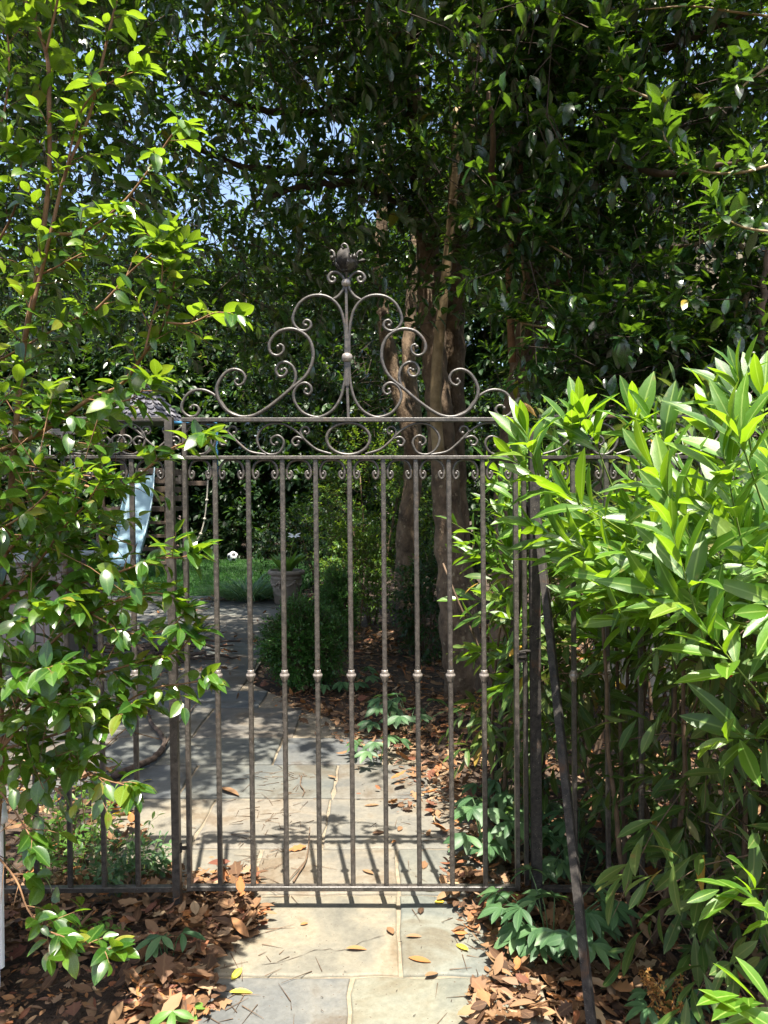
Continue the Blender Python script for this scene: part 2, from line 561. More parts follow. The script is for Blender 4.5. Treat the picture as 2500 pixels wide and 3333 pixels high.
T_CAM = [leaf_template(7, 0.52, 0.3, 0.18, 0.44), leaf_template(7, 0.50, 0.22, 0.38, 0.46), leaf_template(7, 0.56, 0.36, 0.10, 0.43)]
T_LAU = [leaf_template(7, 0.25, 0.35, 0.14, 0.57), leaf_template(7, 0.28, 0.25, 0.28, 0.58), leaf_template(7, 0.23, 0.45, 0.08, 0.55), leaf_template(7, 0.22, 0.3, 0.4, 0.5, wave=0.012)]
T_HOL = [leaf_template(4, 0.42, 0.3, 0.2, 0.48, wave=0.02), leaf_template(4, 0.36, 0.4, 0.1, 0.5), leaf_template(4, 0.46, 0.2, 0.3, 0.47, wave=-0.02)]
T_FAR = [leaf_template(3, 0.5, 0.3, 0.2, 0.5)]
T_BOX = [leaf_template(3, 0.6, 0.2, 0.1, 0.5)]
T_HEL = [leaf_template(6, 0.34, 0.3, 0.25, 0.55), leaf_template(6, 0.38, 0.25, 0.4, 0.55)]
T_LIT = [leaf_template(6, 0.36, 0.45, -0.1, 0.5), leaf_template(6, 0.42, -0.25, 0.12, 0.5), leaf_template(7, 0.5, 0.2, -0.2, 0.52, wave=0.025), leaf_template(5, 0.26, 0.9, 0.08, 0.5),
         leaf_template(9, 0.66, 0.15, -0.1, 0.58, wave=0.03, lobe=0.28), leaf_template(4, 0.18, 0.7, 0.25, 0.5), leaf_template(6, 0.4, 0.4, -0.3, 0.45, wave=0.02), leaf_template(9, 0.6, -0.2, 0.15, 0.6, wave=0.04, lobe=0.25)]
T_BLADE = [leaf_template(5, 0.035, 0.3, 0.55, 0.4), leaf_template(5, 0.03, 0.3, 0.8, 0.4)]
T_GRASS = [leaf_template(3, 0.09, 0.3, 0.4, 0.35)]


class Leaves:
    """leaf placements: position, direction, normal, length"""

    def __init__(self):
        self.p, self.x, self.z, self.s = [], [], [], []

    def add(self, P, X, Z, S):
        P = np.atleast_2d(P)
        self.p.append(P)
        self.x.append(np.atleast_2d(X))
        self.z.append(np.atleast_2d(Z))
        self.s.append(np.broadcast_to(np.asarray(S, float), (len(P),)))

    def arrays(self):
        P, X, Z, S = np.vstack(self.p), nrm(np.vstack(self.x)), np.vstack(self.z), np.concatenate(self.s)
        Z = nrm(Z - (Z * X).sum(1, keepdims=True) * X)
        return P, X, Z, S

    def keep(self, fn):
        P, X, Z, S = self.arrays()
        k = fn(P, S)
        self.p, self.x, self.z, self.s = [P[k]], [X[k]], [Z[k]], [S[k]]
        return self

    def emit(self, parent, mat, templates, nparts=0, part='leaf', rest='foliage'):
        P, X, Z, S = self.arrays()
        Y = np.cross(Z, X)
        n = len(P)
        var = rng.integers(0, len(templates), n)
        chosen = np.zeros(n, bool)
        if nparts:
            u, v, f = project(P + X * S[:, None] * 0.5)
            ok = (u > 0) & (u < 2500) & (v > 0) & (v < 3333) & (f > 0.3)
            score = np.where(ok, S / np.maximum(f, 0.3), 0)
            idx = np.argsort(-score)[:nparts]
            chosen[idx[score[idx] > 0]] = True
            meshes = [mesh_np(part, V, F, mat, True, r) for V, F, r in templates]
            proto = [None] * len(templates)
            base = np.array(parent['_base'])
            for i in np.nonzero(chosen)[0]:
                k = var[i]
                o = bpy.data.objects.new(part, meshes[k]) if proto[k] is None else proto[k].copy()
                proto[k] = o
                COL.objects.link(o)
                o.parent = parent
                s = S[i]
                M = Matrix(((X[i, 0] * s, Y[i, 0] * s, Z[i, 0] * s, P[i, 0] - base[0]),
                            (X[i, 1] * s, Y[i, 1] * s, Z[i, 1] * s, P[i, 1] - base[1]),
                            (X[i, 2] * s, Y[i, 2] * s, Z[i, 2] * s, P[i, 2] - base[2]), (0, 0, 0, 1)))
                o.matrix_basis = M
        rem = ~chosen
        if rem.any() and rest:
            VV, FF, RR, off = [], [], [], 0
            for k, (V, F, r) in enumerate(templates):
                m = rem & (var == k)
                c = int(m.sum())
                if not c:
                    continue
                s = S[m][:, None, None]
                W = P[m][:, None, :] + s * (V[None, :, 0:1] * X[m][:, None, :] + V[None, :, 1:2] * Y[m][:, None, :] + V[None, :, 2:3] * Z[m][:, None, :])
                VV.append(W.reshape(-1, 3))
                FF.append((F[None] + (np.arange(c) * len(V))[:, None, None] + off).reshape(-1, 3))
                RR.append(np.tile(r, c))
                off += c * len(V)
            me = mesh_np(rest, np.vstack(VV), np.vstack(FF), mat, True, np.concatenate(RR))
            return link(bpy.data.objects.new(rest, me), parent, kind='stuff')
        return None


UP = np.array([0, 0, 1.0])


def spray(lv, P, D, L, n, size, a0=65, a1=30, droop=0.25, alt=0.6, lift=0.0, jit=0.25, size_j=0.25, tipleaf=True, zd=0.0):
    """twigs from P along D of length L, n leaves each; vectorised over all twigs"""
    P, D = np.atleast_2d(P), nrm(np.atleast_2d(D))
    k = len(P)
    L = np.broadcast_to(np.asarray(L, float), (k,))
    size = np.broadcast_to(np.asarray(size, float), (k,))
    W = np.cross(D, UP)
    W = nrm(W + 1e-3 * rng.normal(size=(k, 3)))
    U = np.cross(W, D)
    ph0 = rng.uniform(0, 6.28, k)
    for j in range(n):
        t = (j + 0.7) / n
        pos = P + D * (L * t)[:, None] - UP * (droop * L * t * t)[:, None]
        Dj = nrm(D - UP * (2 * droop * t))
        if alt > 0:                                             # leaves in two ranks
            ph = (0 if j % 2 else math.pi) + rng.normal(0, 0.5 + (1 - alt), k)
        else:
            ph = ph0 + j * 2.4 + rng.normal(0, 0.3, k)
        sd = np.cos(ph)[:, None] * W + np.sin(ph)[:, None] * U
        a = math.radians(a0 + (a1 - a0) * t) + rng.normal(0, 0.15, k)
        if tipleaf and j == n - 1:
            a = a * 0.2
        X = Dj * np.cos(a)[:, None] + sd * np.sin(a)[:, None] + UP * lift + rng.normal(0, jit * 0.5, (k, 3))
        Z = UP * (1 - zd) + rng.normal(0, jit, (k, 3)) + (0.3 + zd) * Dj - zd * 0.3 * sd
        lv.add(pos, X, Z, size * (0.75 + 0.35 * math.sin(math.pi * min(1, t + 0.15))) * rng.uniform(1 - size_j, 1 + size_j, k))


def twigs_np(P, D, L, droop=0.25, r=0.002, seg=3):
    """three-sided thin twigs, vectorised; returns verts, triangles"""
    P, D = np.atleast_2d(P), nrm(np.atleast_2d(D))
    k = len(P)
    L = np.broadcast_to(np.asarray(L, float), (k,))
    r = np.broadcast_to(np.asarray(r, float), (k,))
    W = nrm(np.cross(D, UP + 1e-3))
    U = np.cross(W, D)
    V = np.zeros((k, seg, 3, 3))
    for i in range(seg):
        t = i / (seg - 1)
        c = P + D * (L * t)[:, None] - UP * (droop * L * t * t)[:, None]
        for q in range(3):
            a = q * 2.0944
            V[:, i, q] = c + (r * (1 - 0.7 * t))[:, None] * (math.cos(a) * W + math.sin(a) * U)
    F = []
    for i in range(seg - 1):
        for q in range(3):
            q2 = (q + 1) % 3
            a, b, c, d = i * 3 + q, i * 3 + q2, i * 3 + 3 + q2, i * 3 + 3 + q
            F += [(a, b, c), (a, c, d)]
    F = np.array(F)
    FF = (F[None] + (np.arange(k) * seg * 3)[:, None, None]).reshape(-1, 3)
    return V.reshape(-1, 3), FF


def twig_obj(parent, P, D, L, droop, r, mat, name='twigs'):
    V, F = twigs_np(P, D, L, droop, r)
    me = mesh_np(name, V, F, mat)
    return link(bpy.data.objects.new(name, me), parent, kind='stuff')


def rdir(n, zb=0.0):
    d = rng.normal(size=(n, 3))
    d[:, 2] += zb
    return nrm(d)


def limb(parent, pts, r0, r1, mat, name='branch', sides=8, n=5, wob=0.0):
    P = smooth_path(pts, n)
    if wob:
        P[1:-1] += rng.normal(0, wob, P[1:-1].shape)
    t = np.linspace(0, 1, len(P))
    return MB().tube(P, r0 + (r1 - r0) * t, sides).build(name, mat, parent)


# ------------------------------------------------------------------ the setting: ground, path, patio, lawn
YG = 2.755                                                       # depth of the gate


def soil_z(x, y):
    """bed level: a little mound away from the paving"""
    z = -0.03 + 0.02 * np.sin(1.7 * x + 0.6) * np.cos(1.3 * y) + 0.012 * np.sin(5.1 * x + 2 * y)
    edge = np.clip((np.abs(x + 0.1) - 0.5) / 1.2, 0, 1)
    return z + 0.03 * edge * (y < 9)


def build_ground():
    xs = np.concatenate([np.linspace(-90, -6, 15), np.linspace(-5.8, 6, 120), np.linspace(6.3, 90, 15)])
    ys = np.concatenate([np.linspace(-40, 0, 9), np.linspace(0.2, 12, 120), np.linspace(12.4, 160, 20)])
    X, Y = np.meshgrid(xs, ys)
    Z = soil_z(X, Y) - 0.012
    Z = np.where((X < 0.62) & (X > -7) & (Y < 11.9) & (Y > 1.0), np.minimum(Z, -0.045), Z)
    V = np.stack([X, Y, Z], -1).reshape(-1, 3)
    nx, ny = len(xs), len(ys)
    i, j = np.meshgrid(np.arange(nx - 1), np.arange(ny - 1))
    a = (j * nx + i).ravel()
    F = np.stack([a, a + 1, a + nx + 1, a + nx], 1)
    o = link(bpy.data.objects.new('ground', mesh_np('ground', V, F, 'soil')), kind='structure')
    return o


build_ground()


def stone_mesh(poly, h=0.04, rough=0.006):
    """one flagstone: uneven edge, rounded arris, riven top"""
    P = []
    n = len(poly)
    for i in range(n):
        a, b = np.array(poly[i]), np.array(poly[(i + 1) % n])
        m = max(2, int(np.linalg.norm(b - a) / 0.07))
        for k in range(m):
            q = a + (b - a) * k / m
            P.append(q + rng.normal(0, rough if k else rough * 0.6, 2))
    P = np.array(P)
    c = P.mean(0)
    k = len(P)
    rings = []
    tilt = rng.normal(0, 0.003, 2)
    for ins, z in ((0.0, -h), (0.0, -0.006), (0.004, -0.001), (0.012, 0.0), (0.12, 0.001)):
        d = P - c
        ln = np.linalg.norm(d, axis=1, keepdims=True)
        Q = c + d * (1 - ins / np.maximum(ln, 0.15))
        zz = z + (Q - c) @ tilt
        rings.append(np.column_stack([Q, zz]))
    V = np.vstack(rings + [np.array([[c[0], c[1], 0.001]])])
    F = []
    for r in range(4):
        for i in range(k):
            j = (i + 1) % k
            F.append((r * k + i, r * k + j, (r + 1) * k + j, (r + 1) * k + i))
    for i in range(k):
        F.append((4 * k + i, 4 * k + (i + 1) % k, 5 * k))
    return V, F


def sheet(name, poly, z, mat):
    o = link(bpy.data.objects.new(name, mesh_np(name, np.array([(x, y, z) for x, y in poly]), [tuple(range(len(poly)))], mat, False)))
    o['kind'] = 'structure'
    o['_base'] = [0.0, 0.0, 0.0]
    return o


GAP = 0.013
TINTS = [(0.74, 0.80, 0.86), (1.06, 0.98, 0.80), (0.84, 0.88, 0.84), (1.0, 0.95, 0.86), (0.92, 0.84, 0.76), (0.7, 0.74, 0.78)]
NAMED = {(-0.62, 2.372): (1.06, 1.0, 0.86), (0.052, 2.372): (0.84, 0.92, 0.90), (-0.64, 1.60): (0.72, 0.76, 0.82), (-0.10, 1.60): (0.90, 0.95, 0.86),
         (-0.52, 2.862): (0.98, 0.92, 0.84), (0.056, 2.862): (0.82, 0.86, 0.84), (-0.83, 3.238): (0.96, 0.90, 0.84), (-0.265, 3.238): (0.92, 0.9, 0.86)}


def tint_of(x0, y0):
    c = NAMED.get((x0, y0)) or random.choice(TINTS)
    return (*c, 1.0)


path = sheet('path', [(-0.66, 0.2), (0.46, 0.2), (0.50, 3.78), (-1.45, 3.78), (-1.12, 2.87), (-0.66, 2.85)], -0.009, 'mortar')
PATH_ROWS = [(0.5, 1.02, [-0.66, -0.18, 0.44]), (1.02, 1.60, [-0.64, 0.06, 0.44]), (1.60, 2.372, [-0.64, -0.10, 0.44]), (2.372, 2.862, [-0.62, 0.052, 0.42]),
             (2.862, 3.238, [-1.12, -0.52, 0.056, 0.47]), (3.238, 3.78, [-1.40, -0.83, -0.265, 0.48])]
for y0, y1, xs in PATH_ROWS:
    for x0, x1 in zip(xs[:-1], xs[1:]):
        g = GAP / 2
        V, F = stone_mesh([(x0 + g, y0 + g), (x1 - g, y0 + g), (x1 - g, y1 - g), (x0 + g, y1 - g)], rough=0.0035)
        st = link(bpy.data.objects.new('flagstone', mesh_np('flagstone', V, F, 'bluestone')), path)
        st.color = tint_of(x0, y0)
# the old crack running across the widest slab
crack = [gr(x, y) for x, y in ((850, 3145), (930, 3130), (1010, 3100), (1060, 3095), (1120, 3098), (1180, 3070), (1250, 3045), (1292, 3030))]
cv, cf = [], []
for i, p in enumerate(smooth_path(crack, 4)):
    w = 0.0003 + 0.0011 * math.sin(i * 0.9) ** 2
    j = rng.normal(0, 0.004)
    cv += [(p[0], p[1] - w + j, 0.003), (p[0], p[1] + w + j, 0.003)]
    if i:
        cf.append((2 * i - 2, 2 * i, 2 * i + 1, 2 * i - 1))
link(bpy.data.objects.new('crack', mesh_np('crack', np.array(cv), cf, 'soil')), path)

patio = sheet('patio', [(-6.6, 3.79), (0.40, 3.79), (0.12, 4.6), (-0.55, 5.4), (-1.1, 6.2), (-1.15, 8.2), (-1.45, 11.5), (-6.6, 11.5)], -0.011, 'mortar')


def patio_right(y):
    return float(np.interp(y, [3.79, 4.6, 5.4, 6.2, 8.2, 11.5], [0.40, 0.12, -0.55, -1.1, -1.15, -1.45]))


y = 3.79
row = 0
while y < 11.4:
    h = min(random.uniform(0.42, 0.78), 11.5 - y)
    if 11.5 - (y + h) < 0.3:
        h = 11.5 - y
    xr = min(patio_right(y), patio_right(y + h))
    x = xr
    while x > -6.5:
        w = random.uniform(0.45, 1.05)
        x0 = max(x - w, -6.6)
        if x0 + 6.6 < 0.35:
            x0 = -6.6
        g = GAP / 2
        V, F = stone_mesh([(x0 + g, y + g), (x - g, y + g), (x - g, y + h - g), (x0 + g, y + h - g)], rough=0.004)
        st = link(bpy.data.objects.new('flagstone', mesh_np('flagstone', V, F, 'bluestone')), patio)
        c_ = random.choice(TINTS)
        st.color = (c_[0] * 0.72, c_[1] * 0.75, c_[2] * 0.82, 1)  # shade put into the patio's stone colour: darker and bluer than the path
        x = x0
    y += h

lawn = sheet('lawn', [(-16, 11.55), (-1.4, 11.55), (-1.1, 14), (-0.4, 18.2), (-16, 18.2)], -0.012, 'turf')
g_l = Leaves()
n = 42000
gx = rng.uniform(-9.5, -0.6, n)
gy = 11.56 + 6.4 * rng.uniform(0, 1, n) ** 1.5
gd = np.column_stack([rng.normal(0, 0.45, n), rng.normal(0, 0.45, n), np.ones(n)])
g_l.add(np.column_stack([gx, gy, np.full(n, -0.012)]), gd, np.column_stack([rng.normal(size=n), rng.normal(size=n), 0.1 * np.ones(n)]), rng.uniform(0.05, 0.10, n))
g_l.keep(lambda P, S: P[:, 0] < -1.4 + (P[:, 1] - 11.5) * 0.14)
gb = empty('lawn_grass', (-4, 13, 0), 'mown green lawn in shade beyond the patio', 'grass', kind='stuff')
g_l.emit(gb, 'grass_blade', T_GRASS, 0, rest='blades')


# ------------------------------------------------------------------ wrought iron gate
def G(px, py, dy=0.0):
    return at(px, py, YG + dy)


def R1(X, Y):                                                   # crop used to trace the ironwork -> photograph pixels
    return 550 + X / 1.3825, 750 + Y / 1.3825


def scroll(pts, parent, r=0.0066, r_end=None, mirror=None, name='scroll', dy=0.0, n=6, shift=(0, 0), ball=True, both=False):
    Q = smooth_path(np.array(pts, float), n)
    if mirror is not None:
        Q[:, 0] = 2 * mirror - Q[:, 0]
    P = np.array([G(*R1(a + shift[0], b + shift[1]), dy) for a, b in Q])
    k = len(P)
    t = np.linspace(0, 1, k)
    R = np.full(k, r)
    if r_end:
        R = r + (r_end - r) * np.clip((t - 0.75) / 0.25, 0, 1)
        if both:
            R = np.minimum(R, r + (r_end - r) * np.clip((0.25 - t) / 0.25, 0, 1))
    m = MB().tube(P, R, 8, phase=math.pi / 8, up=(0, 1, 0))
    if ball:
        for e in ((P[-1],) if not both else (P[-1], P[0])):
            m.lathe([(0.001, -0.0066), (0.005, -0.005), (0.0072, 0), (0.005, 0.005), (0.001, 0.0066)], e, 10)
    return m.build(name, 'iron', parent, sharp=50)


gate = empty('garden_gate', tuple(gr(1148, 2950)), 'wrought iron garden gate with scrolled crest and leaf-cup finial', 'gate')
MIR = 803.0

CREST = [
    [(1285, 838), (1340, 812), (1373, 770), (1410, 735), (1460, 717), (1510, 728), (1542, 768), (1547, 808), (1518, 836), (1487, 835), (1470, 812), (1479, 791), (1499, 788), (1508, 799)],
    [(1299, 671), (1309, 681), (1295, 697), (1271, 686), (1263, 660), (1280, 634), (1315, 625), (1350, 640), (1380, 680), (1391, 725), (1375, 775), (1338, 817), (1285, 838), (1230, 834),
     (1180, 809), (1120, 766), (1060, 715), (1010, 675), (980, 640), (960, 590), (958, 540), (975, 490), (1012, 456), (1060, 443), (1110, 455), (1145, 490), (1155, 525), (1145, 553), (1117, 563), (1093, 546), (1092, 522), (1107, 513), (1116, 523)],
    [(1062, 717), (1042, 690), (1036, 650), (1050, 612), (1080, 593), (1110, 600), (1124, 630), (1112, 655), (1089, 655), (1076, 636), (1085, 621), (1099, 629)],
    [(812, 592), (812, 640), (819, 700), (836, 760), (871, 810), (920, 838), (960, 838), (1005, 818), (1038, 775), (1045, 735), (1027, 699), (995, 686), (970, 700), (965, 723), (980, 738), (996, 728), (990, 716)],
    [(811, 560), (811, 480), (818, 410), (837, 350), (872, 310), (920, 292), (975, 298), (1020, 330), (1045, 380), (1045, 418), (1020, 447), (991, 451), (968, 434), (971, 411), (990, 404), (1001, 419), (990, 428)],
]
for k, c in enumerate(CREST):
    for mir in (None, MIR):
        scroll(c, gate, r=0.0064 if k == 1 else 0.0057, r_end=0.0042, mirror=mir, name='crest_scroll', both=(k == 1), dy=(0.012 if k in (0, 2) else 0.0))
SMALL = [[(806, 245), (815, 270), (838, 298), (868, 314)], [(806, 225), (822, 202), (842, 189), (866, 191), (881, 211), (873, 231), (856, 232), (850, 216), (861, 212)]]
for k, c in enumerate(SMALL):
    for mir in (None, 799.0):
        scroll(c, gate, r=0.006, r_end=0.0045, mirror=mir, name='crest_scroll', ball=(k == 1))
# crest post with its two turned knobs
m = MB().bar(G(*R1(797, 240)), G(*R1(801, 470)), 0.010).bar(G(*R1(801, 462)), G(*R1(802, 700)), 0.015).bar(G(*R1(802, 690)), G(*R1(808, 850)), 0.010)
m.build('crest_post', 'iron', gate, sharp=40)
for X, Y, w in ((797, 236, 0.0165), (802, 572, 0.019)):
    c = G(*R1(X, Y))
    MB().lathe([(w * 0.5, -w * 0.85), (w * 0.85, -w * 0.62), (w, -w * 0.2), (w, w * 0.25), (w * 0.85, w * 0.6), (w * 0.5, w * 0.8)], c, 18).build('knob', 'iron_cap', gate)


# finial: torn iron leaf cup
def petal(c, ang, h, w, curl, tipw, rag):
    V, F = [], []
    ns, nw = 9, 6
    for i in range(ns):
        t = i / (ns - 1)
        r = 0.010 + 0.036 * math.sin(min(t * 1.7, 1.0) * math.pi / 2) + (0.025 * max(0, t - 0.75) / 0.25 * curl)
        z = h * t
        if t > 0.8:
            a = (t - 0.8) / 0.2 * 2.6
            r = 0.046 + 0.012 * curl * math.sin(a) + 0.006 * curl * a
            z = h * 0.8 + 0.016 * math.sin(a)
        ww = w * (math.sin(math.pi * min(0.15 + 0.62 * t, 0.95)) ** 0.7) * (1 if t < 0.8 else 1 - (t - 0.8) / 0.2 * (1 - tipw))
        for k in range(nw):
            s = (k / (nw - 1) - 0.5) * 2
            da = s * ww / max(r, 0.03)
            jit = rag * math.sin(k * 2.3 + i * 4.1 + ang * 3) * (0.3 + t)
            rr = r + 0.002 * math.sin(i * 3.3 + k * 1.7)
            V.append((c[0] + rr * math.cos(ang + da), c[1] + rr * math.sin(ang + da), c[2] + z + jit))
    for i in range(ns - 1):
        for k in range(nw - 1):
            F.append((i * nw + k, i * nw + k + 1, (i + 1) * nw + k + 1, (i + 1) * nw + k))
    return V, F


fin = link(bpy.data.objects.new('finial', MB().lathe([(0.004, -0.03), (0.006, 0.0), (0.012, 0.008), (0.02, 0.012), (0.004, 0.02)], G(*R1(799, 196)), 12).mesh('finial', 'iron')), gate)
fc = G(*R1(799, 190))
base_g = np.array(gate['_base'])
for k, (a, hh, ww, cu, tw, rg) in enumerate(((-2.0, 0.098, 0.036, -0.7, 0.75, 0.007), (-0.9, 0.064, 0.030, 0.3, 0.8, 0.008), (0.3, 0.060, 0.03, 1.4, 0.3, 0.006),
                                            (1.7, 0.088, 0.034, 0.2, 0.7, 0.008), (3.0, 0.072, 0.030, 0.9, 0.5, 0.008), (2.5, 0.05, 0.024, 1.2, 0.4, 0.006))):
    V, F = petal(fc, a, hh * 0.9, ww * 0.9, cu, tw, rg)
    V = [tuple(fc + (np.array(v) - fc) * 0.88) for v in V]
    me = mesh_np('petal', np.array(V), F, 'dark_iron' if k not in (1, 4) else 'iron')
    o = bpy.data.objects.new('petal', me)
    COL.objects.link(o)
    o.parent = fin
    sol = o.modifiers.new('thick', 'SOLIDIFY')
    sol.thickness = 0.0018
for pts in ([(800, 150), (808, 110), (803, 72), (788, 60), (777, 70), (784, 80)], [(838, 130), (848, 103), (862, 92), (870, 102), (862, 110)], [(745, 120), (742, 100), (730, 90), (722, 98)]):
    Q = smooth_path(pts, 5)
    P = np.array([G(*R1(a, b), -0.02) for a, b in Q])
    o = MB().tube(P, np.linspace(0.0052, 0.003, len(P)), 6).build('tendril', 'iron', None)
    o.parent = fin

# rails and stiles
RAILS = [((593, 1367), (1684, 1366), 0.0145), ((597, 1490), (1676, 1489), 0.0125), ((611, 2888), (1678, 2889), 0.017)]
for a, b, h in RAILS:
    MB().bar(G(*a), G(*b), h, 0.026).build('rail', 'iron', gate, sharp=40)
MB().bar(G(601, 1376), G(618, 2893), 0.015, 0.0262).build('stile', 'iron', gate, sharp=40)
MB().bar(G(1676, 1374), G(1685, 2894), 0.0165, 0.0262).build('stile', 'iron', gate, sharp=40)

# frieze
OVAL = [(807 + 97 * math.cos(a), 937 + 72 * math.sin(a)) for a in np.linspace(0, 2 * math.pi, 16, endpoint=False)]
Q = smooth_path(np.array(OVAL), 4, closed=True)
Q = np.vstack([Q, Q[:1]])
MB().tube(np.array([G(*R1(a, b)) for a, b in Q]), 0.0058, 8, up=(0, 1, 0), cap=False).build('oval', 'iron', gate, sharp=50)
FRIEZE = [
    ([(884, 1006), (950, 985), (1000, 945), (1050, 897), (1110, 869), (1165, 873), (1205, 905), (1217, 945), (1200, 985), (1163, 1008), (1120, 1000), (1098, 965), (1103, 937), (1125, 923), (1150, 933), (1155, 953), (1140, 966), (1129, 957)], 0.0046),
    ([(1008, 937), (1022, 908), (1012, 887), (991, 885), (982, 903), (993, 917), (1002, 908)], 0.0041),
    ([(1006, 939), (1040, 930), (1059, 948), (1050, 967), (1034, 965), (1031, 951)], 0.0046),
    ([(1178, 1009), (1250, 995), (1300, 957), (1350, 907), (1400, 874), (1450, 865), (1508, 877), (1542, 920), (1545, 955), (1525, 993), (1490, 1009), (1447, 1000), (1424, 966), (1431, 937), (1455, 926), (1484, 940), (1484, 963), (1468, 969)], 0.0046),
    ([(1333, 932), (1348, 907), (1337, 884), (1316, 885), (1310, 903), (1321, 911)], 0.0046),
    ([(1331, 934), (1365, 926), (1387, 945), (1379, 964), (1361, 964), (1359, 951)], 0.0046),
]
for c, r in FRIEZE:
    for mir in (None, 807.0):
        scroll(c, gate, r=r, r_end=r * 0.75, mirror=mir, name='frieze_scroll', dy=0.002)


# bars with turned collars
KN = [(0.0112, 0.012), (0.0118, 0.0095), (0.0112, 0.008), (0.0138, 0.0046), (0.0128, 0.004), (0.0172, 0.0), (0.0176, -0.004), (0.0160, -0.0085), (0.0122, -0.0125), (0.0126, -0.0145), (0.0102, -0.017), (0.0096, -0.022)]
KN = [(a * 1.0, b * 1.25) for a, b in KN]
knob_me = MB().lathe(KN[::-1], (0, 0, 0), 18).mesh('collar', 'iron_cap')


def iron_bar(parent, top, bot, w=0.0172, y_knob=2190, dy=0.0, mat='iron', point=False, knob=True):
    a, b = G(*bot, dy), G(*top, dy)
    m = MB()
    if point:
        d = (b - a) / np.linalg.norm(b - a)
        m.bar(a, b - d * 0.05, w, bev=0.003)
        m.tube([b - d * 0.05, b - d * 0.02, b], [w * 0.68, w * 0.52, w * 0.2], 8, phase=math.pi / 8)
    else:
        m.bar(a, b, w, bev=0.003)
    o = m.build('bar', mat, parent, sharp=35)
    if knob:
        t = (y_knob - bot[1]) / (top[1] - bot[1])
        k = bpy.data.objects.new('collar', knob_me)
        COL.objects.link(k)
        k.parent = o
        k.location = a + (b - a) * t
    return o


BT = [701, 809, 920, 1028, 1138, 1248, 1354, 1461, 1571]
BB = [718, 825, 934, 1041, 1150, 1258, 1366, 1473, 1581]
for xt, xb in zip(BT, BB):
    iron_bar(gate, (xt - (xb - xt) * 0.085, 1492), (xb, 2884))


def c_scroll(parent, x0, x1, y0=1492, dy=0.004, name='bar_scroll'):
    """arch with two curls between neighbouring bars (photograph pixels)"""
    w = x1 - x0
    half = [(0.5, 4), (0.36, 6), (0.24, 14), (0.155, 30), (0.135, 48), (0.165, 62), (0.225, 66), (0.285, 58), (0.29, 46), (0.245, 42), (0.225, 50)]
    L = [(x0 + w * f, y0 + h) for f, h in half][::-1]
    Rr = [(x1 - w * f, y0 + h) for f, h in half][1:]
    Q = smooth_path(np.array(L + Rr), 5)
    P = np.array([G(a, b, dy) for a, b in Q])
    t = np.abs(np.linspace(-1, 1, len(P)))
    mb = MB().tube(P, 0.0052 - 0.0012 * np.clip((t - 0.6) / 0.4, 0, 1), 8, up=(0, 1, 0))
    for e in (P[0], P[-1]):
        mb.lathe([(0.001, -0.006), (0.005, -0.004), (0.0062, 0), (0.005, 0.004), (0.001, 0.006)], e, 8)
    return mb.build(name, 'iron', parent, sharp=50)


XS = [603] + [x - 1 for x in BT] + [1677]
for a, b in zip(XS[:-1], XS[1:]):
    c_scroll(gate, a, b)
# latch box between gate and post
MB().box(G(1697, 2132, -0.004), (0.034, 0.03, 0.018), bev=0.002).box(G(1697, 2150, -0.004), (0.026, 0.02, 0.012), bev=0.002).tube([G(1690, 2122, -0.02), G(1712, 2118, -0.02), G(1735, 2120, -0.01)], 0.004, 6).build('latch', 'dark_iron', gate, sharp=40)
# hinge straps on the other stile
for py in (1560, 2760):
    MB().tube([G(586, py - 14, -0.002), G(586, py + 14, -0.002)], 0.008, 10).box(G(590, py, 0.001), (0.036, 0.008, 0.012)).build('hinge', 'dark_iron', gate, sharp=40)

# ------------------------------------------------------------------ fence panel on the camellia side, with the hinge post
fl = empty('iron_fence', tuple(gr(560, 2965)), 'wrought iron fence panel behind the glossy small-leaved shrub, with hinge post', 'fence')
MB().bar(G(550, 1358), G(579, 3000), 0.028, 0.03).build('post', 'iron', fl, sharp=40)
for a, b, h in (((-330, 1364), (548, 1365), 0.0145), ((-330, 1487), (550, 1488), 0.0125), ((-330, 2898), (572, 2891), 0.018)):
    MB().bar(G(*a), G(*b), h, 0.026).build('rail', 'iron', fl, sharp=40)
LT = [428, 318, 207, 97, -12, -122, -232]
LB = [451, 341, 230, 121, 10, -100, -210]
for xt, xb in zip(LT, LB):
    iron_bar(fl, (xt, 1490), (xb, 2890))
XS = [550] + LT
for a, b in zip(XS[:-1], XS[1:]):
    c_scroll(fl, b, a)
for k, (sx, mir) in enumerate(((-1000, None), (-1316, None))):
    for c, r in FRIEZE[:3]:
        scroll(c, fl, r=r, r_end=r * 0.75, mirror=None, name='frieze_scroll', dy=0.002, shift=(sx - 8, -1))
for c, r in FRIEZE[:3]:
    scroll(c, fl, r=r, r_end=r * 0.75, mirror=230.0 - 0, name='frieze_scroll', dy=0.002, shift=(440, -1))
for k in range(2):
    OV = [(-120 - 330 * 0 + k * 0 + 90 * math.cos(a) + 0, 936 + 70 * math.sin(a)) for a in np.linspace(0, 2 * math.pi, 16, endpoint=False)]
Q = smooth_path(np.array(OV), 4, closed=True)
Q = np.vstack([Q, Q[:1]])
MB().tube(np.array([G(*R1(a - 270, b)) for a, b in Q]), 0.0058, 8, up=(0, 1, 0), cap=False).build('oval', 'iron', fl, sharp=50)

